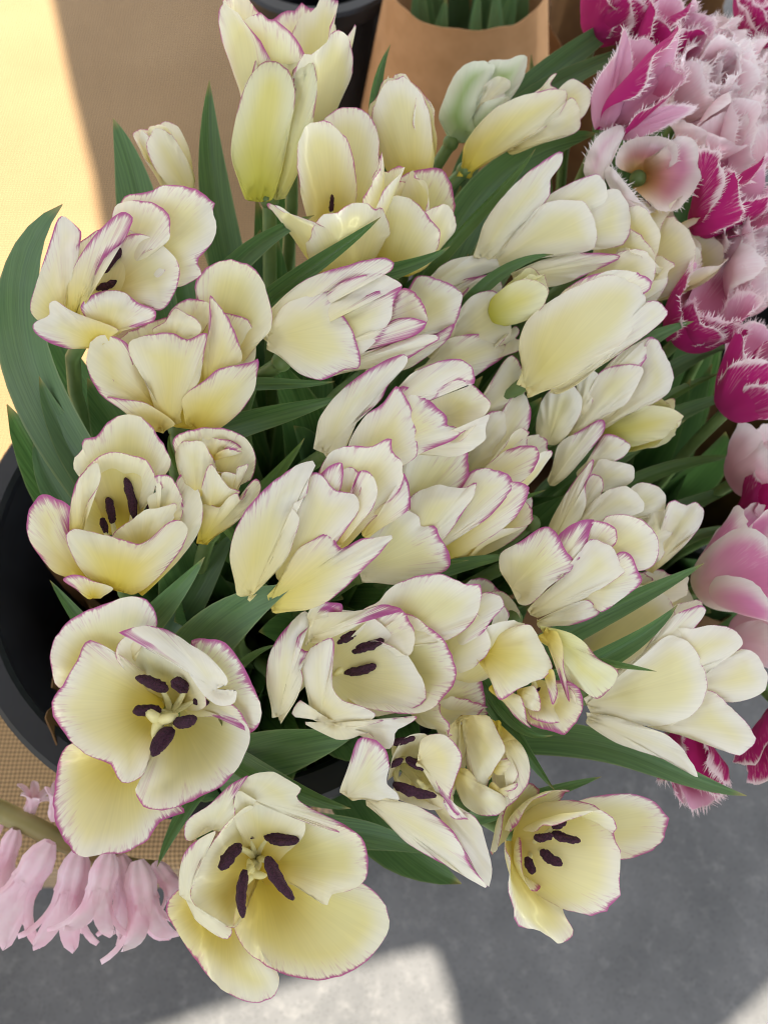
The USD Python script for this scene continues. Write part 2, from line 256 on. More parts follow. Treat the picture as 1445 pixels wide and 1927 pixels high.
def fringed(V, f, pet, nq, ns, m, rng, seed, lo, hi):      # fine spikes growing out of the rim
    vs, fs, ps = [V], [f], [pet]; o = len(V); G = V.reshape(nq, ns, 3); edge, inr = G[:, -1], G[:, -3]
    for wq in np.linspace(lo, hi, m) * (nq - 1) + rng.uniform(-.3, .3, m):
        i = int(np.clip(wq, 1, nq - 3)); fr_ = wq - i; e0 = edge[i] * (1 - fr_) + edge[i + 1] * fr_; tg = unit(edge[i + 1] - edge[i]); dn = unit(e0 - (inr[i] * (1 - fr_) + inr[i + 1] * fr_))
        nn = np.cross(tg, dn); ln = .0034 * rng.uniform(.4, 1.4); d2 = unit(dn + tg * rng.uniform(-.6, .6) + nn * rng.uniform(-.7, .7))
        vs.append(np.array([e0 - tg * .0003 - dn * .0006, e0 + tg * .0003 - dn * .0006, e0 + d2 * ln * .6 + tg * .00018, e0 + d2 * ln])); fs.append(np.array([[o, o + 1, o + 2], [o, o + 2, o + 3]])); o += 4
        ps.append(np.array([[0., .9, seed * 37.]] * 4))
    return np.vstack(vs), np.vstack(fs), np.vstack(ps)
def petal_mesh(fr, L, W_, phi, psi, curl, r0, cup, seed, roll=0., ruffle=1., nq=49, ns=17, pointed=False, fringe=0, tw=0., notch=1., rib=1., th0=68):
    B, A, Fd, S, v = fr; rng = np.random.RandomState(seed)
    vv = 1 - (1 - np.linspace(0, 1, 90)) ** 1.7; pb = 1. if pointed else .12 + .5 * rng.rand(); hw = (OUTP(vv) * pb + OUT(vv) * (1 - pb)) * W_ / 2
    sk = 1 + .07 * rng.randn()
    ml = np.r_[np.c_[-hw * sk, vv * L], np.c_[hw / sk, vv * L][::-1][1:]]
    t = np.r_[0, np.cumsum(np.linalg.norm(np.diff(ml, axis=0), axis=1))]; u = np.linspace(0, t[-1], nq)
    mg = np.stack([np.interp(u, t, ml[:, k]) for k in (0, 1)], 1)
    tipw = sstep(.3, .8, mg[:, 1] / L)
    nz = lambda f, o: meshkit.noise(np.c_[u * f, np.full(nq, seed * 3.7 + o), np.zeros(nq)]) - .5
    mg *= (1 + tipw * notch * (.05 * nz(140, 0) + .035 * nz(420, 5)))[:, None]
    s = np.linspace(0, 1, ns) ** .85
    P = mg[:, None, :] * s[None, :, None]                  # fan from the base to the margin
    dense = np.stack([np.interp(np.linspace(0, t[-1], 400), u, mg[:, k]) for k in (0, 1)], 1)
    ed = cKDTree(dense).query(P.reshape(-1, 2))[0].reshape(nq, ns)
    x, y = P[..., 0], P[..., 1]; al = np.clip(y / L, 0, 1)
    r, h, th = centre(psi, curl, L, r0, 60, th0); ss = np.linspace(0, 1, 60)
    R, H, TH = (np.interp(al, ss, q) for q in (r, h, th))
    k = math.radians(cup) / (W_ / 2) * (1.25 - .45 * al); k = np.where(np.abs(k) < 1, 1, k)
    lat, inn = np.sin(k * x) / k, (1 - np.cos(k * x)) / k
    uu = u[:, None] * np.ones_like(x)
    rf = meshkit.noise(np.stack([uu * 62, al * 3, np.full_like(uu, seed * 1.3)], -1).reshape(-1, 3)).reshape(nq, ns) - .5
    rf2 = meshkit.noise(np.stack([uu * 190, al * 3, np.full_like(uu, seed * 1.3 + 50)], -1).reshape(-1, 3)).reshape(nq, ns) - .5
    big = meshkit.fbm(np.stack([x * 28, y * 28, np.full_like(uu, seed * 2.1)], -1).reshape(-1, 3), 2).reshape(nq, ns) - .5
    ew = np.clip(1 - ed / .013, 0, 1) ** 1.5 * sstep(.25, .6, al)
    rw = np.clip(1 - ed / .011, 0, 1) ** 2 * sstep(.25, .65, al)
    nd = ruffle * (.0075 * rf * ew + .0030 * rf2 * ew ** 2) + .007 * big * sstep(.1, .5, al) + roll * .001 * rw * (1 + 1.2 * rf) - rib * .0006 * np.exp(-(x / .0022) ** 2) * al
    nd -= rib * .00013 * np.cos(x / .0042) * al * (1 - al)
    ca, sa = math.cos(phi), math.sin(phi); O = ca * Fd + sa * S; T = np.cross(A, O)
    tws = math.radians(tw) * al
    lat, off = lat * np.cos(tws) + (nd - inn) * np.sin(tws), (nd - inn) * np.cos(tws) - lat * np.sin(tws)
    lat = lat - np.sign(x) * rw * abs(roll) * .0004
    N = np.cos(TH)[..., None] * O - np.sin(TH)[..., None] * A
    V = B - A * (r0 - .0022) * .9 + R[..., None] * O + H[..., None] * A + lat[..., None] * T + off[..., None] * N
    f = grid_faces(nq, ns); f = f[:, [0, 2, 1]]
    pet = np.stack([ed * 1000, al, uu * 1000 + seed * 37.], -1).reshape(-1, 3); V = V.reshape(-1, 3)
    if fringe: V, f, pet = fringed(V, f, pet, nq, ns, int(fringe * 4.5), rng, seed, .16, .84)
    return V, f, pet
def traced_petal(v, D, base, margin, bulge, seed, ruffle=1., nq=69, ns=19):
    # a petal whose rim is a space curve (points in photograph pixels, with the distance each one stands towards the viewer), domed by bulge
    mpx = D / F; rng = np.random.RandomState(seed); m = np.asarray(margin, float); b0 = np.asarray(base, float)
    if b0[2] <= -60: b0[2] *= 1.45; bulge *= 1.4
    cen = m.mean(0); b = b0 + .17 * (cen - b0); out = lambda p: .5 * b0 + .5 * p + .12 * (p - cen) * [1, 1, 0]
    dv = (cen - b0)[:2]; pl = np.linalg.norm(dv); pv = np.array([-dv[1], dv[0], 0]) / pl; pv = pv if (m[0] - b0) @ pv > (m[-1] - b0) @ pv else -pv
    nr = np.linalg.norm(m - b0, axis=1)[[0, -1]] > 18; wv = min(.22 * np.linalg.norm(m[0] - m[-1]), .3 * pl); q0, q1 = b0 + pv * wv + [*(dv * .04), 0], b0 - pv * wv + [*(dv * .04), 0]
    m = np.vstack([[b0], *([[q0], [out(m[0])]] if nr[0] else []), m, *([[out(m[-1])], [q1]] if nr[1] else []), [b0]])
    t = np.r_[0, np.cumsum(np.linalg.norm(np.diff(m, axis=0), axis=1) ** .5 + 1e-6)]; tt = np.linspace(0, t[-1], 400)
    c = CubicSpline(t, m)(tt) * .75 + .25 * np.stack([np.interp(tt, t, m[:, k]) for k in range(3)], 1)
    a = np.r_[0, np.cumsum(np.linalg.norm(np.diff(c, axis=0), axis=1))]; u = np.linspace(0, a[-1], nq); mg = np.stack([np.interp(u, a, c[:, k]) for k in range(3)], 1); um = u * mpx
    b = np.asarray(base, float); fade = np.sin(np.linspace(0, 1, nq) * math.pi) ** .5
    nz = lambda f, o: meshkit.noise(np.c_[um * f, np.full(nq, seed * 3.1 + o), np.zeros(nq)]) - .5
    mg = b + (mg - b) * (1 + fade * (.022 * nz(260, 0) + .014 * nz(700, 7)))[:, None]
    s = np.linspace(0, 1, ns) ** .8; P = b + (mg - b)[:, None, :] * s[None, :, None]
    q = np.linspace(-1, 1, nq)[:, None]; k_ = np.unique(np.round(np.linspace(0, nq - 2, 46)).astype(int)); sc = np.ptp(mg[:, :2]) + 1e-6
    rb = RBFInterpolator(mg[k_, :2] / sc + np.random.RandomState(1).normal(0, 1e-4, (len(k_), 2)), mg[k_, 2], kernel='thin_plate_spline', smoothing=2e-4)
    P[..., 2] = rb(P[..., :2].reshape(-1, 2) / sc).reshape(nq, ns)
    e0 = cKDTree(mg[:, :2]).query(P[..., :2].reshape(-1, 2))[0].reshape(nq, ns); dome = 1 - (1 - np.clip(e0 / e0.max(), 0, 1)) ** 2
    P[..., 2] += .9 * bulge * dome
    al = np.linalg.norm(P[..., :2] - b0[:2], axis=-1); al /= al.max()
    ed = cKDTree(mg[:, :2]).query(P[..., :2].reshape(-1, 2))[0].reshape(nq, ns) * mpx
    uu = um[:, None] * np.ones_like(al); ew = np.clip(1 - ed / .012, 0, 1) ** 1.4 * fade[:, None] * sstep(.25, .6, al)
    rf = meshkit.noise(np.stack([uu * 75, al * 3, np.full_like(uu, seed * 1.3)], -1).reshape(-1, 3)).reshape(nq, ns) - .5
    rf2 = meshkit.noise(np.stack([uu * 240, al * 2, np.full_like(uu, seed * 1.9)], -1).reshape(-1, 3)).reshape(nq, ns) - .5
    big = meshkit.fbm(np.c_[P[..., :2].reshape(-1, 2) * mpx * 45, np.full(nq * ns, seed * 2.1)], 2).reshape(nq, ns) - .5
    P[..., 2] += (ruffle * (.008 * rf * ew + .003 * rf2 * ew) + .006 * big * np.sin(math.pi * s)[None, :] - .0008 * np.exp(-(q / .05) ** 2) * al) / mpx
    X = un(P[..., 0].ravel(), P[..., 1].ravel(), (D - P[..., 2].ravel() * mpx))
    return X, grid_faces(nq, ns), np.stack([ed * 1000, al, uu * 1000 + seed * 37.], -1).reshape(-1, 3)
def leaf_mesh(pts, width, fold=35, roll=0, seed=0, n=26, m=11, face=None, wav=1.):
    pts = np.asarray(pts, float); t = np.r_[0, np.cumsum(np.linalg.norm(np.diff(pts, axis=0), axis=1))]
    u = np.linspace(0, 1, n); P = CubicSpline(t, pts)(u * t[-1]) if len(pts) > 2 else pts[0] + u[:, None] * (pts[1] - pts[0])
    tg = np.gradient(P, axis=0); tg /= np.linalg.norm(tg, axis=1, keepdims=True)
    prof = PchipInterpolator([0, .25, .5, .72, .88, .96, 1], [.72, .92, 1, .82, .46, .19, .015])(u) * width / 2
    q = np.linspace(-1, 1, m); rows, pet = [], []
    for i in range(n):
        v = unit(C - P[i]) if face is None else face
        nrm = unit(v - (v @ tg[i]) * tg[i]); sd_ = np.cross(tg[i], nrm)
        a = math.radians(roll); nrm, sd_ = nrm * math.cos(a) + sd_ * math.sin(a), sd_ * math.cos(a) - nrm * math.sin(a)
        f = math.radians(fold); L_ = np.sign(q) * (np.abs(q) * math.cos(f)) ; H_ = np.sqrt(q * q + .02) * math.sin(f)
        wz = wav * .12 * (meshkit.noise(np.c_[np.full(m, u[i] * 4), np.sign(q) * 2, np.full(m, seed * 5.3)]) - .5) * np.abs(q)
        rows.append(P[i] + (L_ * prof[i])[:, None] * sd_ + ((H_ + wz) * prof[i])[:, None] * nrm)
        pet.append(np.c_[q, np.full(m, u[i]), q * prof[i] * 1000 + seed * 31])
    return np.vstack(rows), grid_faces(n, m), np.vstack(pet)
def bez(p0, p1, p2, p3, n=14):
    t = np.linspace(0, 1, n)[:, None]; return (1 - t) ** 3 * p0 + 3 * t * (1 - t) ** 2 * p1 + 3 * t * t * (1 - t) * p2 + t ** 3 * p3
BC = un(446, 1000, .462); ZR = BC[2]; BC = np.array([BC[0], BC[1], ZP + .006]); RB = .159
PB = np.array([.31, .36, .006])                            # bucket of the pink tulips
cnt = [0]; REPORT = []
def anther(p0, p1, w):
    ax = p1 - p0; n = 9; k = np.linspace(0, 1, n); side = unit(np.cross(ax, [.3, .5, .8])); rs = np.random.RandomState(int(abs(p0[0] * 1e6)) % 9999)
    pts = p0 + k[:, None] * ax + (np.sin(k * 3.1) * .06 * np.linalg.norm(ax))[:, None] * side + rs.normal(0, .00018, (n, 3))
    n = 15; k = np.linspace(0, 1, n); pts = p0 + k[:, None] * ax + (np.sin(k * 3.1) * .07 * np.linalg.norm(ax))[:, None] * side + rs.normal(0, .00013, (n, 3))
    rad = w * np.interp(k, [0, .1, .3, .7, .9, 1], [.45, .8, 1., .95, .75, .3]) * (1 + .05 * rs.randn(n)); p_ = rs.rand() * 6
    return tube(pts, rad, 20, 0, lambda th, s: 1 + .20 * np.cos(2 * th + s * 1.2 + p_) - .34 * np.exp(-((np.mod(th + p_ + s * .6, math.pi) - 1.57) / .28) ** 2) + .04 * rs.randn())
def tulip(name, label, base, D, dr, tilt, L, petals, mag=.8, yel=.75, mt='cream_petal', w=.78, cup=None, curl=-22, anthers=(), pistil=None, leaves=(), fill=True, target=None,
          fringe=0, cat='tulip', ruffle=1., tone_noise=.25, stemr=.0036, th0=68, traced=(), crop=(0, 0, 1.)):
    cnt[0] += 1; fid = cnt[0]; fr = frame(*base, D, dr, tilt); B, A, Fd, S, v = fr; mpx = D / F; Lm = L * mpx
    tb = (BC if target is None else target) + np.array([.05 * math.cos(fid * 2.4), .05 * math.sin(fid * 2.4), 0])
    t = thing(name, tb, label, cat)
    st = bez(B + A * .001, B - A * .07, tb + np.array([0, 0, .18]) + .25 * (B - tb) * [1, 1, 0], tb); obj('stem', tube(st, [stemr * .95, stemr, stemr * 1.1], 10, 18), M['stem'], t)
    rc = trimesh.creation.icosphere(2, 1.0).vertices; ic = trimesh.creation.icosphere(2, stemr * 1.25); ic.apply_translation(B); obj('receptacle', ic, M['stem'], t)
    sol = []; n = len(petals)
    for i, p in enumerate(petals):
        tx, ty, side = p[:3]; o = p[3] if len(p) > 3 else {}
        r0 = .0025 + .0009 * (n - i + o.get('lay', 0)); cu = o.get('curl', curl)
        b = solve(fr, Lm * o.get('l', 1.), r0, tx, ty, side, cu, th0); sol.append((b[1], b[2], Lm * o.get('l', 1.) * b[3], r0, cu, o))
        if b[4] > 14: REPORT.append(f'{name}{fid} petal {i} off by {b[4]:.0f}px')
    if fill:                                               # petals the photograph does not show, in the gaps behind
        an = [] if not sol else sorted(np.degrees([s_[0] for s_ in sol])); md = float(np.median([s_[1] for s_ in sol] or [0])); gaps = [(an[(j + 1) % len(an)] - an[j]) % 360 or 360 for j in range(len(an))]
        for j, g in enumerate(gaps):
            for q in range(int(g // 85)):
                ph = an[j] + g * (q + 1) / (int(g // 85) + 1)
                if math.cos(math.radians(ph)) < .3: sol.append((math.radians(ph), min(md, 14), Lm * .93, .0022, curl, {}))
    for i, tp in enumerate(traced):
        (bx_, by_, bz_), mgn, bl = tp[:3]; o = tp[3] if len(tp) > 3 else {}; sd_ = fid * 11 + 700 + i; rs = np.random.RandomState(sd_); cv = lambda p: (crop[0] + p[0] / crop[2], crop[1] + p[1] / crop[2], p[2])
        V, f, pet = traced_petal(v, D - .55 * Lm * math.sin(math.radians(tilt)), cv((bx_, by_, bz_)), [cv(p) for p in mgn], bl, sd_, o.get('ruf', ruffle))
        if fringe: V, f, pet = fringed(V, f, pet, 69, 19, fringe * 5, rs, sd_, .2, .8)
        tone = np.tile([.65 * max(0, o.get('mag', mag) * (1 + tone_noise * rs.randn())), np.clip(o.get('yel', yel) * (1 + .12 * rs.randn()), 0, 1), sd_ * 1.7], (len(V), 1))
        obj('petal', (V, f), M[o.get('mt', mt)], t, attrs={'pet': pet, 'tone': tone})
    for i, (ph, ps, ln, r0, cu, o) in enumerate(sol):
        cp = o.get('cup', cup if cup is not None else float(np.interp(ps, [0, 30, 60, 90], [62, 50, 36, 26])))
        cp *= .84 + .28 * i / max(1, len(sol) - 1); sd_ = fid * 11 + i; rs = np.random.RandomState(sd_)
        V, f, pet = petal_mesh(fr, ln, o.get('w', w) * Lm, ph, ps, cu, r0, cp, sd_, o.get('roll', 0.), o.get('ruf', ruffle), pointed=o.get('pt', False), fringe=fringe, tw=o.get('tw', 0.), th0=th0)
        tone = np.tile([max(0, o.get('mag', mag) * (1 + tone_noise * rs.randn())), np.clip(o.get('yel', yel) * (1 + .12 * rs.randn()), 0, 1), sd_ * 1.7], (len(V), 1))
        obj('petal', (V, f), M[o.get('mt', mt)], t, attrs={'pet': pet, 'tone': tone})
    if pistil is not None:
        pl, pr = pistil; top = B + A * pl * mpx
        pm = obj('pistil', tube([B, B + A * pl * .5 * mpx, top], [pr * mpx, pr * 1.15 * mpx, pr * .9 * mpx], 9, 8), M['filament'], t)
        for q in range(3):
            a = q * 2.094 + .4 + fid; O = math.cos(a) * Fd + math.sin(a) * S; e = pr * mpx
            obj('stigma_lobe', tube([top - A * e * .5, top + A * e * .5 + O * e * .9, top + A * e * .55 + O * e * 2.0, top - A * e * .2 + O * e * 2.6], [e * .9, e * .85, e * .7, e * .3], 8, 9), M['stigma'], pm)
    for (x1, y1, x2, y2, up, wd) in anthers:               # seen ends of each anther, height above the base along the axis in pixels
        dd = D - up * mpx * (A @ v); dd2 = D - (up + .55 * math.hypot(x2 - x1, y2 - y1) * (.4 + math.sin(math.radians(tilt)))) * mpx * (A @ v)
        p0, p1 = un(x1, y1, dd), un(x2, y2, dd2)
        sm = obj('filament', tube([B + A * .003, (B + A * .003 + p0) / 2 + .15 * (p0 - B), p0 + (p1 - p0) * .15], [.0017, .0014, .0009], 7, 8), M['filament'], t)
        obj('anther', anther(p0, p1, .60 * wd * mpx), M['anther'], sm)
    for lf in leaves: leaf(t, *lf)
    rs = np.random.RandomState(fid)                        # the stem leaves that stand below the flower
    for q in range(3 if target is None else 2):
        a = fid * 1.7 + q * 2.2; k = [7, 8, 9][q]; o = np.array([math.cos(a), math.sin(a), 0])
        p0 = st[k]; p2 = B - A * (.022 + .022 * rs.rand()) + o * (.022 + .012 * rs.rand()); p1 = (p0 + p2) / 2 + o * .014
        V, f, pet = leaf_mesh([p0, p1, p2], .034 + .012 * rs.rand(), 26, rs.uniform(-50, 50), fid * 3 + q, n=16, m=7)
        obj('leaf', (V, f), M['leaf'], t, attrs={'pet': pet, 'tone': np.tile([.3 * rs.rand(), 0, fid + q * .3], (len(V), 1))})
    return t
def leaf(t, pts, width, D0, D1, fold=30, roll=0, blue=.3, light=0., wav=1.):
    cnt[0] += 1; n = len(pts); ds = np.linspace(D0, D1, n); P = [un(x, y, d) for (x, y), d in zip(pts, ds)]
    back = unit(P[0] - P[1]); root = P[0] + back * min(.05, .6 * np.linalg.norm(P[-1] - P[0])) + np.array([0, 0, -.06]); P = [root] + P
    V, f, pet = leaf_mesh(P, width * (D0 + D1) / 2 / F, fold, roll, cnt[0], wav=wav)
    obj('leaf', (V, f), M['leaf'], t, attrs={'pet': pet, 'tone': np.tile([blue, light, cnt[0] * 1.3], (len(V), 1))})
#FLOWERS
T_ = tulip; cr = 'cream_petal'
# back row, top
T_('tulip', 'tall open white tulip with thin pink edges at the very top behind a greenish bud', (548, 300), .405, 92, 14, 300,
   [(436, -2, -60, dict(w=.42, roll=3)), (488, 22, -25, dict(w=.5)), (640, 62, 45, dict(w=.55)), (566, 6, 'b', dict(w=.62)), (668, 45, 95, dict(w=.5))], mag=.9, yel=.25, curl=-6, w=.6)
T_('tulip', 'closed yellow green tulip bud standing upright before the tall white tulip at the top', (507, 376), .365, 87, 12, 285,
   [], crop=(400, 0, 2.779), traced=[((300,700,-40),[(205,380,-8),(222,310,0),(235,235,6),(290,200,8),(342,142,10),(375,205,10),(418,262,8),(410,320,2)],10,dict(mag=1.2)),
    ((340,800,-30),[(250,360,4),(280,300,10),(340,270,12),(400,295,14),(440,312,12),(500,295,12),(510,340,8)],6,dict(mag=.6)),
    ((330,1045,-20),[(370,800,0),(420,560,8),(440,460,10),(420,360,12),(460,338,16),(490,335,16),(508,300,16),(540,380,16),(546,490,16),(528,620,12),(490,800,6),(430,940,-4)],18,dict(mag=.9,yel=.6)),
    ((250,1055,-20),[(140,960,-6),(97,820,0),(108,680,6),(150,500,14),(210,375,20),(275,318,24),(340,315,26),(395,365,28),(434,480,28),(420,600,26),(385,780,18),(345,960,6)],32,dict(mag=.4))], mag=.6, yel=1., mt='bud_petal', curl=-26, cup=64, th0=58,
   leaves=[([(425, 500), (398, 330), (394, 150)], 92, .41, .375, 35, 10, .35)])
T_('tulip', 'cupped cream tulip with a yellow throat under the yellow green bud at the top', (640, 478), .372, 95, 42, 250,
   [(660, 378, 0, dict(w=.66, curl=-30, roll=2)), (533, 365, -75, dict(w=.6, roll=3)), (745, 318, 80, dict(w=.62)), (655, 196, 180, dict(w=.56)), (600, 225, -140, dict(w=.5)), (720, 300, 120, dict(w=.55))], mag=.55, yel=1., curl=-14, fill=False,
   anthers=[(622, 400, 624, 366, 60, 9)],
   leaves=[([(420, 520), (490, 455), (592, 404)], 66, .375, .335, 40, 10, .5), ([(505, 565), (600, 495), (716, 408)], 56, .35, .325, 42, -5, .25)])
T_('tulip', 'slim pale yellow tulip bud beside a single upright leaf, against the tan paper cone', (775, 335), .395, 101, 8, 200,
   [(742, 143, 0, dict(w=.6)), (775, 165, 70, dict(w=.6)), (735, 148, -80, dict(w=.55)), (750, 150, 160, {})], mag=.35, yel=.9, curl=-34, cup=62, mt='cream_petal',
   leaves=[([(712, 310), (703, 200), (735, 82)], 52, .41, .39, 38, 20, .35)])
T_('tulip', 'plump cream tulip half hidden between the yellow throated cup and the broad dark leaves', (752, 492), .385, 68, 18, 190,
   [(775, 372, -5, dict(w=.78)), (836, 385, 60, dict(w=.72)), (795, 322, 120, dict(w=.65)), (828, 318, 160, {}), (760, 335, -120, {})], mag=.5, yel=.85, curl=-26,
   leaves=[([(715, 515), (780, 495), (847, 463)], 50, .35, .335, 35, 10, .3)])
T_('tulip', 'green ruffled tulip bud standing before the tan paper cone', (848, 268), .43, 52, 10, 185,
   [], crop=(780, 0, 2.173), traced=[((250,560,-25),[(380,420,-4),(440,330,2),(458,230,6),(430,222,8),(380,240,6),(300,250,2),(280,330,0)],12,dict(ruf=2.2,mag=3.)),
    ((190,585,-15),[(120,530,-6),(98,480,0),(120,400,6),(160,310,12),(220,255,14),(290,248,16),(330,262,16),(300,340,20),(250,420,20),(240,480,16),(260,540,4)],24,dict(ruf=1.8)),
    ((240,560,-10),[(235,480,14),(280,420,20),(330,400,20),(385,395,16),(340,480,10),(270,540,2)],8,dict(ruf=1.5,mag=2.)),
    ((250,450,8),[(235,420,16),(280,350,22),(340,310,22),(392,330,18),(382,375,18),(330,432,18),(270,465,14)],8,dict(mt='cream_petal',mag=0,yel=.2))], mag=1.5, yel=.7, mt='green_petal', curl=-38, cup=60, ruffle=3., w=.6, th0=62)
T_('tulip', 'long yellow tulip leaning right below the green bud, pale ruffled tip', (874, 320), .41, 33, 8, 262,
   [], crop=(780, 0, 2.173), traced=[((430,560,-30),[(600,350,-4),(650,320,4),(700,348,6),(722,392,6),(695,470,4),(660,500,0),(600,540,-8)],8,dict(ruf=1.6,yel=.2)),
    ((420,480,-20),[(480,385,0),(530,345,6),(560,305,10),(582,298,10),(555,345,10),(580,360,8),(540,400,6)],4,dict(yel=.3)),
    ((380,620,-20),[(480,570,0),(590,470,8),(640,395,12),(672,440,12),(672,530,8),(570,572,0)],10,dict(yel=.6)),
    ((205,722,-18),[(190,680,-6),(200,600,2),(250,520,10),(330,440,14),(440,390,18),(560,360,20),(612,370,22),(622,410,22),(590,465,18),(520,530,12),(420,592,4),(300,655,-4)],24,dict(yel=1.2))], mt='warm_petal', mag=.3, yel=1., curl=-26, ruffle=1.4, tone_noise=.3, th0=58, cup=64,
   leaves=[([(835, 480), (900, 370), (1010, 282), (1125, 250)], 95, .41, .43, 22, 25, .2), ([(858, 440), (930, 365), (1008, 278)], 46, .39, .385, 50, 30, .25, .35)])
T_('tulip', 'large white tulip with one long narrow petal standing away, right of the dark leaves', (905, 478), .385, 22, 12, 285,
   [], crop=(780, 0, 2.173), traced=[((420,980,-40),[(545,800,-4),(640,745,4),(745,710,6),(782,745,4),(785,815,2),(730,870,-6)],12),
    ((500,1000,-50),[(700,880,-14),(785,775,-8),(840,782,-6),(878,850,-6),(880,950,-8),(850,1000,-10),(740,1020,-14)],12),
    ((400,1130,-25),[(430,1100,-8),(520,1062,4),(650,1035,8),(780,1033,8),(846,1048,6),(760,1095,4),(640,1150,-2),(540,1175,-8)],12,dict(mag=1.5)),
    ((270,1060,-20),[(255,1000,-8),(280,920,-2),(350,815,6),(460,705,12),(560,635,16),(607,618,16),(595,680,18),(555,735,18),(555,790,16),(490,870,12),(410,950,4),(345,1030,-6)],16,dict(mag=.8)),
    ((330,1075,-20),[(350,1020,-2),(430,920,10),(530,830,18),(620,816,20),(695,828,20),(730,890,20),(746,940,18),(738,1010,14),(640,1040,6),(480,1060,0)],20,dict(mag=.1))], mag=.35, yel=.35, curl=-14)
T_('tulip', 'dull white tulip partly hidden behind the large white one, left of the fringed pink tulips', (1130, 500), .43, 22, 10, 200,
   [(1240, 420, -20, dict(w=.6)), (1230, 470, 40, dict(w=.6)), (1225, 390, 150, dict(w=.6))], mag=.2, yel=.3, curl=-18)
T_('tulip', 'creamy tulip squeezed against the fringed pink tulips', (1190, 545), .44, 35, 10, 190,
   [(1300, 430, -30, dict(w=.7)), (1318, 470, 40, dict(w=.7)), (1270, 400, 170, {})], mag=.15, yel=.4, curl=-18)
T_('tulip', 'small ruffled cream tulip peeking out above the large smooth white bud', (1110, 560), .40, 25, 14, 165,
   [(1235, 490, -20, dict(w=.6)), (1252, 515, 60, dict(w=.6)), (1215, 470, 150, dict(w=.6)), (1245, 480, 120, {})], mag=.2, yel=.5, curl=-30, ruffle=2.4)
T_('tulip', 'tiny yellow green tulip bud just left of the large smooth white bud', (938, 590), .372, 24, 10, 112,
   [(1030, 546, 0, dict(w=.75)), (1036, 536, -60, dict(w=.6)), (1010, 562, 70, dict(w=.6)), (1015, 515, 160, {})], mag=.15, yel=1., mt='bud_petal', curl=-24, cup=62, ruffle=1.8,
   leaves=[([(915, 535), (975, 495), (1042, 478)], 36, .375, .36, 30, 0, .3)])
T_('tulip', 'biggest closed white bud, smooth, with a small pink fold at its tip', (998, 712), .362, 36, 10, 305,
   [], crop=(860, 460, 2.47), traced=[((400,420,-30),[(480,230,-8),(600,150,0),(740,118,4),(850,135,6),(910,165,6),(890,215,4)],8,dict(mag=1.5)),
    ((430,690,-22),[(560,650,-6),(720,510,4),(800,420,10),(850,330,14),(880,265,16),(930,265,14),(978,312,12),(940,370,8),(850,440,4),(720,530,-2),(600,610,-8)],12,dict(mag=1.6)),
    ((318,668,-18),[(300,590,-8),(285,480,0),(320,360,6),(420,270,12),(560,190,16),(700,140,18),(800,140,20),(860,190,22),(875,260,24),(845,340,24),(800,420,22),(740,480,18),(600,580,10),(470,660,2),(385,690,-6)],26,dict(mag=.1))], mag=.55, yel=.55, curl=-24, cup=66,
   leaves=[([(1180, 665), (1235, 630), (1306, 604)], 50, .40, .39, 25, 20, .4)])
T_('tulip', 'loose white tulip directly under the large smooth white bud', (1030, 825), .392, 42, 12, 275,
   [], crop=(860, 460, 2.47), traced=[((640,860,-45),[(790,730,-10),(850,600,-4),(870,480,0),(905,425,4),(965,500,4),(1005,600,2),(990,680,-2),(910,740,-8),(780,800,-14)],12),
    ((600,700,-30),[(680,580,-6),(760,500,0),(840,455,4),(900,428,6),(885,520,4),(840,580,0),(740,640,-8)],8,dict(mag=.9)),
    ((520,900,-30),[(600,760,-4),(630,640,4),(680,580,8),(780,555,12),(865,572,12),(830,670,10),(780,745,6),(690,790,0),(590,860,-8)],14),
    ((560,800,-10),[(555,710,2),(560,630,8),(610,585,10),(655,600,10),(650,680,8),(610,770,4)],5,dict(ruf=2.,mag=1.)),
    ((420,930,-20),[(365,860,-8),(385,740,0),(440,670,6),(520,640,8),(575,700,8),(575,780,6),(510,890,-2)],14)], mag=.45, yel=.4, curl=-10)
T_('tulip', 'small pointed yellow tulip bud lying to the right over dark stems', (1140, 822), .41, 12, 8, 150,
   [(1288, 782, 0, dict(w=.5, pt=True)), (1285, 790, 60, dict(w=.5)), (1275, 765, -60, dict(w=.5)), (1280, 778, 160, {})], mag=.2, yel=1., mt='bud_petal', curl=-16, ruffle=1.6,
   leaves=[([(1060, 810), (1130, 780), (1205, 758)], 46, .405, .395, 25, -20, .1, .3), ([(1130, 860), (1230, 820), (1290, 790)], 40, .42, .42, 25, 20, .2)])
T_('tulip', 'pink edged cream tulip below the small pointed yellow bud, blurred', (1000, 985), .392, 48, 12, 240,
   [], crop=(860, 460, 2.47), traced=[((560,1080,-30),[(630,970,-6),(680,885,2),(750,890,6),(805,935,6),(770,990,4),(700,1020,-2)],8),
    ((560,1170,-25),[(620,1090,-4),(660,1000,4),(740,1010,8),(815,1030,8),(825,1085,6),(770,1130,2),(680,1150,-4)],8),
    ((430,1120,-20),[(440,1040,-6),(470,930,2),(560,870,8),(680,810,12),(685,860,12),(640,930,10),(590,990,4),(510,1080,-4)],14,dict(mag=1.4))], mag=.9, yel=.35, curl=-10)
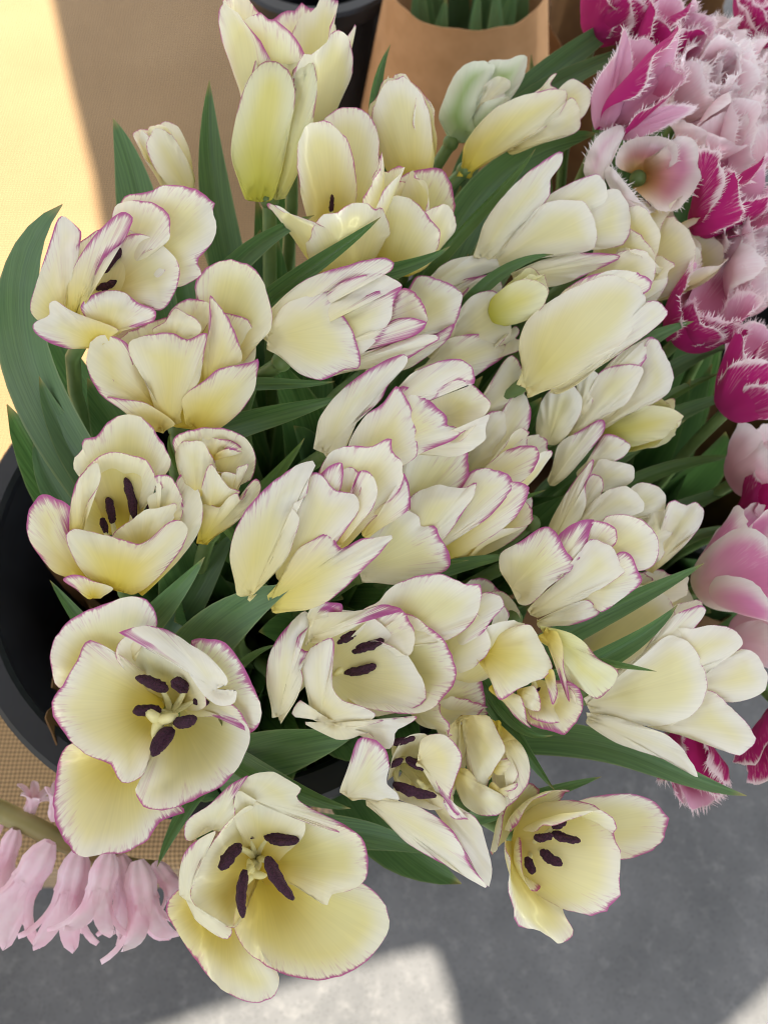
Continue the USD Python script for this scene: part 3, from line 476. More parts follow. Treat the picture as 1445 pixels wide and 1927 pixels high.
T_('tulip', 'white tulip with one narrow upright petal, left of the wavy tipped cream tulip', (1012, 1025), .378, 36, 12, 245,
   [], crop=(860, 860, 2.47), traced=[((500,330,-40),[(580,170,-8),(625,80,-2),(670,95,0),(678,150,-2),(640,220,-6)],5),
    ((480,410,-25),[(555,330,-6),(610,230,4),(690,160,10),(790,138,12),(860,200,14),(868,250,10),(780,275,6),(680,310,0),(580,370,-8)],14,dict(mag=.3)),
    ((440,400,-20),[(425,320,-8),(470,230,0),(530,130,6),(600,40,10),(635,8,12),(625,70,12),(598,130,12),(600,210,8),(570,290,0),(500,370,-8)],14,dict(mag=1.1))], mag=.45, yel=.5, curl=-10)
T_('tulip', 'ruffled cream tulip with a wavy tip, right edge of the bunch over a dark gap', (1150, 1075), .385, 38, 10, 215,
   [], crop=(860, 860, 2.47), traced=[((700,310,-35),[(780,170,-8),(850,118,0),(930,135,4),(968,180,4),(960,250,0),(890,280,-6)],10,dict(ruf=1.6)),
    ((800,430,-25),[(850,300,-4),(880,230,4),(950,235,8),(1003,300,8),(990,390,4),(930,490,-4)],10),
    ((880,530,-25),[(965,320,0),(975,220,6),(1010,198,8),(1065,222,8),(1110,205,8),(1145,245,8),(1130,320,6),(1060,410,2),(960,500,-6)],12)], mag=.3, yel=.55, curl=-10, ruffle=2.)
# middle rows
T_('tulip', 'double white tulip with a magenta patch between two square tipped petals', (965, 1165), .352, 28, 26, 285,
   [], crop=(860, 860, 2.47), traced=[((580,520,-50),[(660,330,-10),(690,280,0),(770,267,6),(860,295,10),(920,345,10),(937,420,8),(915,500,4),(860,530,-2),(780,520,-12)],-10,dict(mag=1.2)),
    ((560,480,-40),[(610,370,-4),(625,300,4),(690,305,8),(738,340,10),(742,390,8),(720,420,2)],-6),
    ((420,560,-20),[(470,365,6),(540,310,12),(600,290,14),(640,292,14),(618,340,16),(605,400,16),(575,465,16),(548,500,12)],8,dict(mag=3.)),
    ((560,640,-20),[(760,440,4),(810,455,10),(835,520,12),(857,575,12),(820,620,14),(740,680,14),(665,722,10),(625,680,4)],8,dict(mag=1.6)),
    ((370,775,-18),[(410,740,-8),(520,690,2),(610,665,6),(640,695,8),(665,722,8),(600,762,0),(510,785,-8)],8),
    ((340,735,-20),[(370,660,-6),(500,545,8),(580,430,16),(620,382,18),(700,402,20),(745,455,20),(760,500,20),(788,522,16),(720,580,14),(600,655,4),(460,715,-6)],16,dict(mag=.6)),
    ((250,610,-25),[(200,450,-10),(285,398,2),(385,328,12),(425,322,18),(470,360,24),(500,425,26),(530,460,26),(555,510,24),(510,550,18),(420,610,6),(330,690,-8)],22,dict(mag=1.6))], mag=.8, yel=.4, curl=-12,
   leaves=[([(1040, 1200), (1180, 1130), (1325, 1060)], 62, .36, .355, 30, 25, .3)])
T_('tulip', 'small rose like cream tulip with rolled centre, right of the wide open magenta rimmed cup', (862, 1238), .348, 42, 28, 165,
   [(985, 1168, 30, dict(w=.8, mag=1.)), (905, 1165, -50, dict(w=.7)), (945, 1130, 0, dict(w=.5, curl=-60)), (925, 1095, 180, dict(w=.8)), (965, 1120, 140, dict(w=.7)), (950, 1140, 60, dict(w=.4, curl=-70))], mag=.7, yel=.35, curl=-30, fill=False,
   leaves=[([(840, 1070), (905, 1055), (972, 1044)], 42, .35, .34, 30, 0, .3), ([(830, 1062), (855, 1058), (882, 1054)], 20, .335, .33, 30, 0, .3, .3)])
T_('tulip', 'creamy tulip behind two crossing green leaves, near the large pure white tulip', (1110, 1235), .40, 40, 10, 215,
   [(1250, 1120, 0, dict(w=.6)), (1290, 1085, -60, dict(w=.55)), (1320, 1130, 60, dict(w=.5)), (1280, 1090, 170, {})], mag=.35, yel=.4, curl=-14)
T_('tulip', 'large pure white tulip at the right, broad petals fanning over the fringed pink ones', (1095, 1310), .358, 2, 14, 285,
   [], crop=(860, 860, 2.47), traced=[((920,1060,-45),[(1010,850,-4),(1000,795,6),(1080,800,10),(1150,785,10),(1260,790,10),(1318,830,8),(1325,875,6),(1250,940,2),(1150,1000,-6)],12),
    ((780,1040,-25),[(870,950,-4),(890,870,4),(960,780,8),(1030,725,10),(1130,690,10),(1158,712,8),(1110,790,8),(1040,850,6),(960,900,0)],8,dict(mag=1.)),
    ((900,1120,-60),[(1120,1040,-14),(1230,950,-4),(1330,890,2),(1400,925,4),(1446,1030,2),(1435,1085,0),(1360,1125,-4),(1270,1142,-10),(1180,1120,-18)],14),
    ((860,1230,-40),[(1000,1250,-8),(1080,1160,0),(1170,1085,4),(1240,1130,6),(1320,1210,8),(1386,1300,8),(1370,1355,8),(1310,1388,6),(1190,1345,2),(1060,1300,-4)],16),
    ((605,1210,-25),[(640,1195,-4),(740,1210,4),(860,1250,10),(970,1290,14),(1060,1370,16),(1118,1490,12),(1040,1445,6),(900,1385,0),(740,1330,-8),(640,1270,-12)],12),
    ((600,1150,-25),[(640,1090,-8),(740,1000,2),(880,900,10),(980,830,16),(1060,850,20),(1120,920,22),(1152,1010,22),(1150,1130,20),(1080,1210,14),(950,1250,6),(800,1240,-2),(690,1200,-10)],26)], mag=.12, yel=.22, curl=-6, w=.6,
   leaves=[([(1000, 1385), (1150, 1405), (1280, 1455), (1405, 1498)], 74, .385, .365, 30, 10, .3), ([(1120, 1245), (1200, 1200), (1275, 1138)], 62, .355, .338, 35, 15, .2), ([(1140, 1248), (1185, 1255), (1236, 1264)], 26, .335, .325, 40, 0, .1, .3)])
T_('tulip', 'double cream tulip between the magenta brushed one and the frayed white tip', (690, 700), .378, 32, 26, 270,
   [], crop=(471, 471, 2.396), traced=[((600,400,-30),[(700,300,-8),(715,180,2),(755,112,8),(830,122,12),(900,150,14),(955,195,14),(948,265,14),(920,335,12),(850,375,10),(780,388,6),(740,380,0)],18,dict(mag=1.3)),
    ((520,560,-30),[(640,470,-8),(700,420,2),(760,388,8),(840,383,10),(925,325,10),(905,385,6),(820,460,0),(720,530,-8)],10,dict(mag=1.7))], mag=.9, yel=.4, curl=-16)
T_('tulip', 'white tulip with a bright frayed tip above the middle of the bunch', (795, 640), .395, 42, 18, 230,
   [], crop=(471, 471, 2.396), traced=[((700,240,-30),[(800,150,-8),(845,80,0),(920,38,6),(1010,20,10),(1112,24,12),(1128,68,12),(1080,98,8),(990,130,2),(880,190,-6)],14,dict(mag=.4)),
    ((800,260,-30),[(900,160,-6),(960,130,2),(1050,112,8),(1122,115,8),(1128,190,4),(1050,210,0),(960,240,-8)],8,dict(mag=.9)),
    ((860,380,-24),[(925,300,-4),(940,220,2),(1000,150,6),(1058,118,8),(1040,180,6),(990,270,4),(940,335,0)],8,dict(mag=1.5))], mag=.4, yel=.3, curl=-14)
T_('tulip', 'broad plain cream tulip with one frayed white corner, left of the big smooth bud', (790, 735), .388, 33, 20, 255,
   [], crop=(471, 471, 2.396), traced=[((800,480,-35),[(910,400,-10),(940,280,0),(1000,205,6),(1080,178,10),(1145,215,12),(1175,300,12),(1170,390,10),(1120,430,2),(1000,460,-8)],16),
    ((1000,520,-20),[(1100,450,0),(1160,380,6),(1195,340,8),(1215,368,8),(1195,400,8),(1232,403,8),(1225,442,6),(1165,470,2)],5,dict(ruf=2.)),
    ((740,570,-30),[(830,480,-8),(880,405,2),(980,378,8),(1090,382,10),(1140,420,10),(1168,455,8),(1100,510,4),(1010,570,-2),(880,600,-8)],16,dict(mag=.8))], mag=.35, yel=.4, curl=-20)
T_('tulip', 'cream tulip with faint pink margin behind the swirled pink edged one', (840, 880), .382, 42, 22, 250,
   [], crop=(471, 471, 2.396), traced=[((980,760,-35),[(1070,640,-8),(1110,550,0),(1175,472,4),(1225,525,6),(1247,620,4),(1200,700,-2),(1100,750,-8)],12),
    ((980,1040,-25),[(1110,780,-2),(1160,680,4),(1215,638,8),(1262,700,10),(1260,790,10),(1210,870,8),(1120,935,4),(1060,980,0)],14,dict(mag=1.1)),
    ((930,1010,-30),[(1020,880,-6),(1050,760,2),(1085,725,6),(1175,740,8),(1150,850,6),(1090,930,2),(1010,1000,-6)],12,dict(mag=1.2))], mag=.55, yel=.4, curl=-12)
T_('tulip', 'small greenish cream tulip with a hollow rim, right of the middle', (915, 925), .366, 30, 14, 140,
   [(1012, 848, 5, dict(w=.5, mag=.9)), (1042, 850, 70, dict(w=.6)), (1000, 818, -120, dict(w=.6)), (1030, 825, 170, dict(w=.6))], mag=.5, yel=.7, curl=-20, fill=False)
T_('tulip', 'narrow greenish tulip lying beside the fan of white pink edged petals', (838, 1035), .355, 38, 8, 200,
   [(993, 914, 0, dict(w=.42)), (975, 905, -70, dict(w=.4)), (985, 930, 70, dict(w=.35)), (985, 910, 170, {})], mag=.6, yel=.8, curl=-14,
   leaves=[([(950, 950), (990, 935), (1026, 922)], 26, .37, .36, 30, 0, .2)])
T_('tulip', 'half closed white tulip with bold magenta brush marks along one folded rim', (530, 680), .336, 14, 32, 275,
   [], crop=(471, 471, 2.396), traced=[
    ((60, 400, -30), [(100, 255, -10), (250, 130, 0), (420, 70, 5), (600, 32, 10), (648, 60, 10), (618, 104, 12), (520, 108, 15), (400, 150, 15), (340, 210, 10), (250, 290, 0)], 16, dict(mag=1.)),
    ((200, 400, -25), [(340, 230, 0), (430, 130, 6), (560, 103, 8), (660, 130, 10), (690, 160, 10), (600, 178, 14), (480, 197, 16), (380, 215, 12)], 8, dict(mag=2.2)),
    ((400, 400, -60), [(620, 330, -10), (650, 230, -8), (690, 165, -4), (740, 190, 0), (790, 265, 0), (798, 315, 0), (760, 350, -5), (680, 390, -12)], -12, dict(mag=1.1)),
    ((300, 560, -40), [(480, 470, -12), (640, 418, -4), (780, 378, 0), (850, 395, -8), (770, 450, -14), (690, 500, -20), (560, 530, -28)], 12),
    ((300, 480, -20), [(560, 410, 8), (630, 320, 10), (720, 300, 12), (770, 312, 10), (796, 325, 6), (745, 382, 8), (650, 415, 4), (560, 440, -4)], 10, dict(mag=1.3, ruf=1.6)),
    ((150, 450, -22), [(370, 215, 8), (500, 203, 16), (620, 180, 18), (690, 160, 14), (648, 220, 18), (640, 290, 18), (600, 370, 14), (500, 470, 8), (400, 500, 0)], 14, dict(mag=1.5)),
    ((75, 400, -25), [(85, 330, -5), (160, 240, 8), (250, 205, 15), (335, 165, 18), (375, 205, 25), (420, 290, 30), (465, 370, 30), (490, 450, 25), (490, 530, 18), (430, 538, 12), (340, 582, 5), (220, 555, -5), (120, 470, -15)], 24, dict(mag=1.6))], mag=1.1, yel=.4, curl=-16,
   leaves=[([(465, 722), (545, 722), (630, 718)], 34, .345, .325, 30, 0, .3), ([(425, 805), (530, 775), (645, 744)], 66, .355, .325, 32, 15, .35)])
T_('tulip', 'double white tulip with swirled centre and magenta outlined petals, middle of the bunch', (618, 850), .340, 26, 38, 290,
   [], crop=(471, 471, 2.396), traced=[
    ((500, 800, -45), [(650, 640, -6), (720, 560, 0), (850, 500, 4), (950, 490, 6), (1000, 530, 6), (1012, 600, 6), (960, 582, 10), (905, 590, 12), (865, 620, 14), (830, 668, 12), (760, 700, 4)], 12, dict(mag=1.4)),
    ((860, 760, -50), [(800, 700, -6), (850, 620, -8), (900, 590, -8), (950, 592, -8), (1010, 610, -4), (1060, 655, 0), (1086, 690, 4), (1060, 740, 8), (1000, 810, 8), (940, 865, 6), (880, 860, 4)], -8, dict(mag=1.2)),
    ((700, 900, -40), [(880, 870, 0), (1000, 790, 6), (1082, 735, 6), (1062, 790, 2), (1058, 850, -4), (1000, 900, -8), (930, 930, -14)], 6, dict(mag=1.6)),
    ((330, 915, -25), [(292, 850, -15), (310, 760, -8), (400, 640, 0), (540, 530, 8), (690, 470, 12), (712, 490, 12), (680, 545, 12), (620, 610, 12), (585, 680, 12), (500, 745, 10), (450, 850, 5), (400, 930, -5)], 20, dict(mag=1.4)),
    ((520, 920, -15), [(640, 640, 10), (690, 610, 18), (740, 628, 22), (820, 690, 26), (885, 750, 26), (885, 790, 24), (910, 792, 20), (950, 820, 18), (905, 862, 15), (830, 890, 12), (752, 925, 8), (680, 960, 0)], 14, dict(mag=1.3, ruf=1.5)),
    ((480, 1000, -15), [(440, 885, 8), (470, 815, 15), (530, 735, 22), (600, 685, 26), (660, 610, 26), (705, 670, 30), (742, 760, 30), (752, 860, 26), (750, 925, 20), (690, 970, 10)], 16, dict(mag=1.3))], mag=1.1, yel=.25, curl=-20)
T_('tulip', 'fan of large white petals with fine magenta margins, right of the yellowish pointed tulip', (672, 1082), .345, 38, 24, 275,
   [], crop=(471, 471, 2.396), traced=[
    ((650, 1250, -50), [(640, 1100, -10), (690, 960, 4), (780, 895, 10), (880, 868, 14), (965, 872, 14), (980, 930, 10), (985, 1000, 6), (962, 1062, 2), (900, 1120, -6), (760, 1220, -20)], -8, dict(mag=1.3)),
    ((760, 1400, -40), [(930, 1150, -10), (990, 1000, 0), (1080, 985, 8), (1150, 1010, 10), (1190, 1055, 10), (1150, 1120, 10), (1080, 1200, 4), (980, 1270, -4), (880, 1335, -14)], 12, dict(mag=1.3)),
    ((640, 1270, -20), [(640, 1180, 0), (680, 1060, 8), (692, 1000, 10), (715, 1060, 12), (722, 1130, 12), (718, 1190, 8)], 5, dict(mag=1.5)),
    ((680, 1420, -30), [(690, 1230, 5), (720, 1115, 14), (760, 1085, 18), (860, 1058, 22), (960, 1072, 22), (1022, 1040, 20), (1010, 1100, 22), (960, 1180, 20), (900, 1270, 12), (840, 1330, 2)], 14, dict(mag=1.)),
    ((490, 1450, -20), [(520, 1310, 5), (560, 1230, 15), (625, 1142, 22), (700, 1165, 28), (762, 1205, 30), (770, 1245, 30), (825, 1240, 30), (850, 1275, 30), (885, 1340, 26), (900, 1425, 18), (860, 1455, 10), (700, 1510, 0), (560, 1500, -8)], 22, dict(mag=1.6))], mag=1., yel=.3, curl=-12)
T_('tulip', 'yellowish pink edged tulip with a long pointed lower petal, centre of the picture', (492, 1118), .322, 50, 34, 305,
   [], crop=(400, 780, 2.258), traced=[
    ((420, 560, -70), [(430, 300, -12), (500, 160, 0), (590, 133, 5), (690, 130, 8), (760, 95, 8), (762, 150, 8), (800, 200, 8), (812, 270, 8), (790, 330, 4), (720, 410, -4), (640, 490, -14), (570, 560, -25)], -10, dict(mag=1.3)),
    ((640, 520, -45), [(700, 400, -10), (790, 330, -3), (815, 250, -2), (836, 330, -2), (830, 405, -8), (740, 470, -20)], 4, dict(mag=1.5)),
    ((440, 460, -15), [(440, 280, 4), (500, 215, 10), (550, 205, 12), (556, 255, 12), (542, 325, 12), (510, 380, 6)], 6, dict(mag=1.3)),
    ((560, 420, -30), [(540, 250, -2), (590, 225, 2), (635, 270, 6), (632, 310, 4), (610, 380, -6)], -6, dict(mag=.8)),
    ((500, 530, -15), [(590, 340, 0), (622, 240, 6), (660, 240, 12), (695, 290, 16), (700, 340, 18), (680, 400, 20), (620, 470, 18), (555, 545, 12), (490, 580, 4)], 8, dict(mag=1.1)),
    ((300, 720, -20), [(320, 480, 5), (345, 375, 14), (420, 250, 20), (470, 260, 22), (520, 322, 24), (590, 330, 24), (625, 375, 24), (610, 430, 22), (560, 500, 18), (500, 580, 8), (400, 680, -4)], 14, dict(mag=.6)),
    ((170, 770, -25), [(95, 720, -10), (72, 610, -5), (95, 490, 2), (165, 375, 10), (270, 275, 18), (350, 222, 22), (425, 200, 24), (437, 222, 26), (410, 265, 28), (400, 340, 30), (335, 388, 30), (368, 435, 32), (350, 520, 28), (330, 585, 20), (250, 690, 6), (160, 755, -8)], 24, dict(mag=1.3)),
    ((240, 800, -25), [(275, 720, 0), (310, 650, 10), (365, 570, 18), (430, 530, 24), (488, 500, 28), (520, 535, 30), (548, 570, 32), (620, 532, 30), (700, 522, 28), (768, 516, 24), (700, 600, 28), (600, 700, 20), (490, 795, 8), (400, 832, -2), (312, 840, -12)], 22, dict(mag=1.))], mag=.9, yel=.8, curl=-18,
   leaves=[([(485, 930), (530, 880), (573, 824)], 44, .34, .32, 35, 10, .1, .35), ([(375, 1215), (450, 1150), (552, 1102)], 125, .335, .298, 22, 10, .75), ([(455, 1250), (490, 1225), (522, 1214)], 28, .33, .318, 30, 0, .3, .2), ([(340, 1160), (400, 1060), (440, 1000)], 80, .37, .35, 20, 0, .8)])
# left side
T_('tulip', 'small pale tulip bud behind a broad upright leaf, at the edge of the burlap', (345, 352), .395, 118, 8, 135,
   [(290, 240, 0, dict(w=.5)), (268, 250, -70, dict(w=.45)), (305, 245, 70, dict(w=.5)), (285, 240, 160, {})], mag=.2, yel=.7, curl=-18, cup=60,
   leaves=[([(270, 430), (250, 330), (213, 222)], 105, .39, .372, 28, -10, .3)])
T_('tulip', 'open white tulip with dark anthers and a torn pink rim, uppermost on the left', (165, 615), .338, 40, 46, 260,
   [], crop=(0, 320, 2.58), traced=[((480,790,-55),[(330,700,-16),(320,420,-12),(560,270,-16),(800,420,-16),(760,640,-14)],-14,dict(mag=.5)), ((560,560,-70),[(600,130,-10),(700,110,0),(790,75,6),(870,70,8),(950,95,8),(1045,155,8),(1035,200,8),(1055,275,8),(1020,370,6),(960,440,4),(985,495,4),(960,525,2),(870,568,-6),(780,560,-14)],-12,dict(mag=1.2)),
    ((580,560,-70),[(540,260,-6),(560,175,4),(640,142,10),(760,165,12),(825,225,12),(828,290,10),(812,350,6),(700,400,-8)],-12,dict(mag=1.3)),
    ((500,600,-75),[(580,340,-10),(640,308,0),(700,312,8),(780,355,12),(850,420,16),(872,490,18),(855,575,18),(800,672,18),(760,680,16),(720,655,10),(660,650,0)],-20,dict(mag=.9)),
    ((330,760,-45),[(150,690,-25),(160,600,-20),(230,380,-5),(290,230,0),(330,235,6),(395,300,10),(385,350,10),(345,420,8),(325,520,4),(322,610,-5),(300,680,-18)],14),
    ((520,800,-20),[(390,665,5),(420,620,12),(480,590,16),(565,582,18),(625,605,20),(665,640,22),(700,655,22),(755,682,22),(745,735,16),(660,755,8),(580,765,0)],8,dict(mag=.8,ruf=1.6)),
    ((350,760,-30),[(320,640,-5),(325,560,5),(380,430,18),(470,300,26),(550,225,30),(600,200,32),(645,230,32),(640,258,30),(615,320,28),(580,362,26),(530,395,26),(480,450,24),(455,530,22),(440,590,20),(400,610,16),(375,680,8)],16,dict(mag=1.7)),
    ((480,850,-8),[(430,866,-5),(340,868,0),(240,838,8),(175,795,14),(155,752,18),(185,728,20),(235,702,22),(240,655,24),(262,630,24),(330,672,26),(420,712,26),(500,740,24),(578,778,18),(540,812,8)],16,dict(mag=1.5))], mag=1.1, yel=.9, curl=-12, fill=False, cup=48,
   anthers=[(178, 530, 240, 452, 50, 15), (168, 555, 222, 528, 40, 13)],
   leaves=[([(112, 800), (54, 660), (48, 510), (118, 384)], 122, .36, .318, 26, -22, .7), ([(180, 900), (115, 800), (74, 708)], 95, .375, .345, 35, -10, .6)])
T_('tulip', 'open cream tulip with a tall rounded back petal, second from the top on the left', (335, 806), .338, 80, 38, 265,
   [], crop=(0, 320, 2.58), traced=[((860,1250,-45),[(600,1120,-10),(520,880,-8),(800,720,-14),(1200,720,-14),(1240,900,-10),(1100,1220,-14)],-10,dict(mag=.5)), ((1000,1000,-75),[(960,640,-10),(945,560,0),(985,490,6),(1060,440,8),(1130,432,10),(1222,466,12),(1285,560,12),(1320,680,10),(1312,780,6),(1260,835,0),(1190,925,-10)],-20,dict(mag=1.)),
    ((900,900,-60),[(800,745,0),(835,670,8),(880,635,8),(940,622,6),(1020,650,4),(1022,720,0),(985,790,-10)],-10),
    ((820,880,-10),[(740,770,8),(800,735,16),(850,665,20),(895,690,22),(945,715,22),(980,770,20),(960,800,14),(900,812,8)],8,dict(mag=.6)),
    ((820,1190,-50),[(560,1120,0),(500,1100,10),(440,1010,18),(418,920,22),(440,840,24),(500,798,24),(570,810,20),(625,850,14),(640,940,4),(660,1020,-6),(720,1110,-20)],-12,dict(mag=1.2)),
    ((760,1270,-20),[(500,1100,8),(560,1105,14),(640,1115,16),(710,1130,14),(790,1180,8),(850,1235,0),(800,1268,-10)],6,dict(mag=.8)),
    ((1000,1110,-15),[(980,980,5),(990,850,14),(1015,780,18),(1025,700,20),(1018,605,20),(1060,650,22),(1120,735,22),(1160,840,20),(1172,925,14),(1080,990,6)],12),
    ((830,1240,-25),[(690,1000,5),(640,920,12),(625,845,20),(665,810,24),(760,793,26),(850,794,28),(898,822,26),(960,800,26),(1005,788,24),(990,900,24),(965,1030,18),(905,1110,10)],18),
    ((960,1265,-22),[(890,1170,5),(882,1120,14),(915,1075,22),(990,1022,26),(1050,970,28),(1140,945,30),(1215,930,30),(1258,912,28),(1255,960,28),(1230,1080,22),(1170,1170,10),(1090,1240,-2)],22,dict(mag=1.2))], mt='warm_petal', mag=.85, yel=1., curl=-12, fill=False, cup=50,
   leaves=[([(120, 950), (85, 890), (64, 826)], 80, .385, .36, 30, 0, .7)])
T_('tulip', 'cup shaped cream tulip with black anthers in the middle of the left side', (228, 1070), .338, 92, 52, 250,
   [], crop=(0, 740, 2.408), traced=[((560,640,-90),[(380,400,-15),(335,345,0),(340,290,6),(375,260,8),(372,215,8),(435,195,8),(490,130,10),(570,98,12),(640,106,12),(700,165,10),(775,300,6),(760,355,0),(690,420,-14)],-16,dict(mag=.6)),
    ((540,640,-100),[(330,600,-20),(322,520,0),(345,400,14),(400,330,20),(440,290,22),(500,266,22),(580,275,20),(660,300,16),(702,365,10),(700,440,-4)],-22,dict(mag=.8)),
    ((620,900,-25),[(760,760,-10),(815,640,-4),(835,520,0),(800,400,0),(825,360,4),(870,385,6),(905,460,8),(920,560,8),(890,650,6),(800,770,0),(700,870,-8)],6),
    ((400,860,-40),[(300,835,6),(250,815,12),(180,740,20),(130,660,26),(120,600,28),(135,520,28),(190,462,26),(240,468,20),(320,515,8),(310,620,-5),(335,730,-15)],-12,dict(mag=1.3)),
    ((420,930,-15),[(285,845,12),(330,822,16),(390,835,18),(420,850,14),(515,885,5),(470,920,-5)],5,dict(mag=.8)),
    ((350,700,-10),[(315,600,6),(320,500,14),(350,395,22),(400,335,26),(440,315,26),(458,375,24),(440,430,20),(400,490,14),(382,560,8),(378,620,0)],10,dict(mag=1.)),
    ((720,620,-30),[(670,470,0),(735,425,8),(700,378,8),(760,370,12),(805,425,14),(830,490,14),(820,570,12),(790,600,6)],6),
    ((640,740,-10),[(505,650,8),(580,585,14),(660,530,18),(750,512,20),(795,500,20),(800,545,20),(770,590,18)],-3,dict(mag=.4)),
    ((520,895,-18),[(345,770,4),(312,700,14),(300,640,24),(340,615,28),(420,628,30),(520,655,32),(630,682,34),(690,650,34),(760,588,32),(815,573,30),(848,608,28),(832,690,22),(750,800,10),(660,885,-4)],24)], mt='warm_petal', mag=.6, yel=1., curl=-22, fill=False,
   anthers=[(252, 975, 236, 900, 70, 16), (212, 985, 202, 938, 62, 14), (200, 1005, 190, 975, 55, 12), (285, 975, 280, 945, 60, 10)],
   leaves=[([(270, 1175), (320, 1120), (385, 1048)], 80, .33, .305, 35, 20, .35), ([(170, 1190), (130, 1140), (94, 1092)], 50, .37, .35, 40, 0, .5)])
T_('tulip', 'small rose like cream tulip with dark hollow centre, between two larger ones at left', (395, 1003), .334, 70, 54, 190,
   [], crop=(226, 754, 3.843), traced=[
    ((650, 720, -70), [(420, 420, -20), (380, 290, -5), (440, 235, 0), (560, 203, 5), (680, 195, 8), (800, 215, 8), (900, 262, 6), (965, 350, 2), (980, 450, -5), (945, 575, -12), (860, 600, -20)], 8, dict(mag=.4)),
    ((770, 450, -80), [(660, 470, 0), (640, 370, 2), (690, 330, 4), (780, 325, 4), (860, 350, 2), (905, 410, 2), (895, 460, 4), (850, 530, 8), (780, 530, 10), (710, 520, 8)], -10, dict(mag=.2)),
    ((660, 440, -5), [(635, 385, 14), (590, 320, 16), (600, 262, 16), (690, 272, 14), (780, 280, 12), (870, 330, 8), (900, 375, 6), (850, 362, 10), (780, 345, 14), (705, 375, 16)], 5, dict(mag=.8)),
    ((560, 790, -30), [(420, 520, -5), (400, 340, 10), (450, 290, 16), (540, 285, 20), (600, 300, 22), (650, 380, 26), (690, 440, 26), (700, 490, 24), (650, 540, 20), (610, 660, 10)], 14, dict(mag=.4)),
    ((790, 740, -15), [(735, 600, 24), (735, 522, 28), (790, 515, 28), (850, 528, 26), (845, 485, 22), (885, 470, 22), (925, 455, 20), (918, 500, 18), (885, 570, 16), (855, 650, 10)], 6, dict(mag=.2)),
    ((640, 870, -25), [(580, 740, 5), (595, 600, 18), (625, 500, 26), (660, 458, 30), (700, 510, 34), (745, 580, 34), (800, 630, 30), (870, 655, 20), (815, 720, 12), (740, 790, 2)], 16, dict(mag=.3)),
    ((600, 1040, -25), [(560, 985, -10), (570, 870, 5), (585, 755, 18), (650, 748, 22), (715, 775, 26), (760, 725, 26), (850, 662, 24), (870, 715, 26), (900, 690, 26), (940, 592, 24), (995, 560, 22), (1018, 610, 20), (1005, 690, 16), (930, 790, 8), (810, 905, -2), (690, 985, -12)], 18, dict(mag=.7))], mt='warm_petal', mag=.45, yel=1.25, curl=-40, fill=False, ruffle=1.8, cup=56,
   anthers=[(418, 900, 425, 862, 60, 11)],
   leaves=[([(330, 870), (318, 835), (322, 812)], 26, .33, .32, 40, 0, .1, .5)])
# front rows
T_('tulip', 'wide open white tulip with folded magenta rim and four dark anthers, just below the centre', (590, 1275), .345, 18, 50, 280,
   [], crop=(480, 1040, 2.779), traced=[((350,620,-58),[(150,800,-12),(110,560,-10),(260,340,-6),(600,330,-12),(900,760,-12),(600,860,-8),(300,850,-8)],-10,dict(mag=.5)), ((650,520,-70),[(560,300,-10),(640,262,-5),(690,200,2),(780,145,8),(880,113,12),(980,112,12),(1045,140,12),(1110,165,10),(1180,165,8),(1182,270,8),(1140,365,6),(1060,430,2),(985,465,-4),(860,480,-14)],-10,dict(mag=1.3)),
    ((450,620,-100),[(720,360,-10),(790,318,-2),(860,350,4),(960,430,10),(1030,520,14),(1055,630,18),(1035,700,20),(960,790,20),(880,835,20),(760,845,18),(640,825,14),(540,800,6)],-32,dict(mag=1.)),
    ((450,560,-85),[(520,420,-20),(600,350,0),(700,305,14),(770,305,20),(820,375,16),(838,450,12),(806,542,4),(730,500,-8),(620,460,-25)],-12,dict(mag=1.1)),
    ((300,440,5),[(270,490,14),(280,400,18),(330,325,20),(450,310,24),(580,295,26),(690,270,28),(770,305,24),(700,315,28),(600,345,30),(500,400,32),(400,445,30),(320,475,24)],8,dict(mag=1.6)),
    ((280,360,12),[(285,300,22),(325,253,26),(390,262,26),(452,268,24),(455,305,22),(435,322,22),(385,290,24),(335,305,24),(295,390,20)],3,dict(mag=2.2)),
    ((330,880,-10),[(275,760,8),(248,600,14),(290,500,20),(350,462,22),(405,448,22),(412,540,22),(405,700,22),(455,772,24),(560,805,24),(632,850,20),(570,890,14),(430,900,6)],12,dict(mag=1.3)),
    ((420,890,0),[(190,850,0),(235,770,10),(275,850,18),(380,905,24),(540,915,28),(700,875,30),(860,858,26),(800,900,26),(735,935,24),(725,1005,20),(680,1032,18),(600,945,20),(540,960,18),(440,982,12),(330,935,4),(250,890,-2)],5,dict(mag=1.4,ruf=1.5)),
    ((120,860,-15),[(85,820,-5),(60,700,0),(65,570,4),(110,460,8),(190,360,12),(272,305,14),(280,385,20),(222,437,24),(245,510,26),(290,520,24),(240,575,26),(250,650,26),(215,770,22),(155,866,12)],22,dict(mag=1.8))], mag=1.1, yel=.35, curl=-18, fill=False, cup=50,
   anthers=[(628, 1212, 672, 1186, 80, 15), (655, 1222, 722, 1205, 80, 15), (645, 1268, 708, 1252, 75, 15), (636, 1318, 632, 1292, 60, 13)], pistil=(85, 9),
   leaves=[([(470, 1420), (560, 1400), (672, 1380)], 130, .345, .32, 25, 25, .3)])
T_('tulip', 'cream tulip showing two broad pink edged petals behind the wide open one', (790, 1330), .35, 18, 14, 150,
   [(918, 1295, 10, dict(w=.8)), (892, 1215, -60, dict(w=.6)), (850, 1370, 70, dict(w=.4, ruf=2.)), (880, 1240, 170, {})], mag=.8, yel=.3, curl=-16)
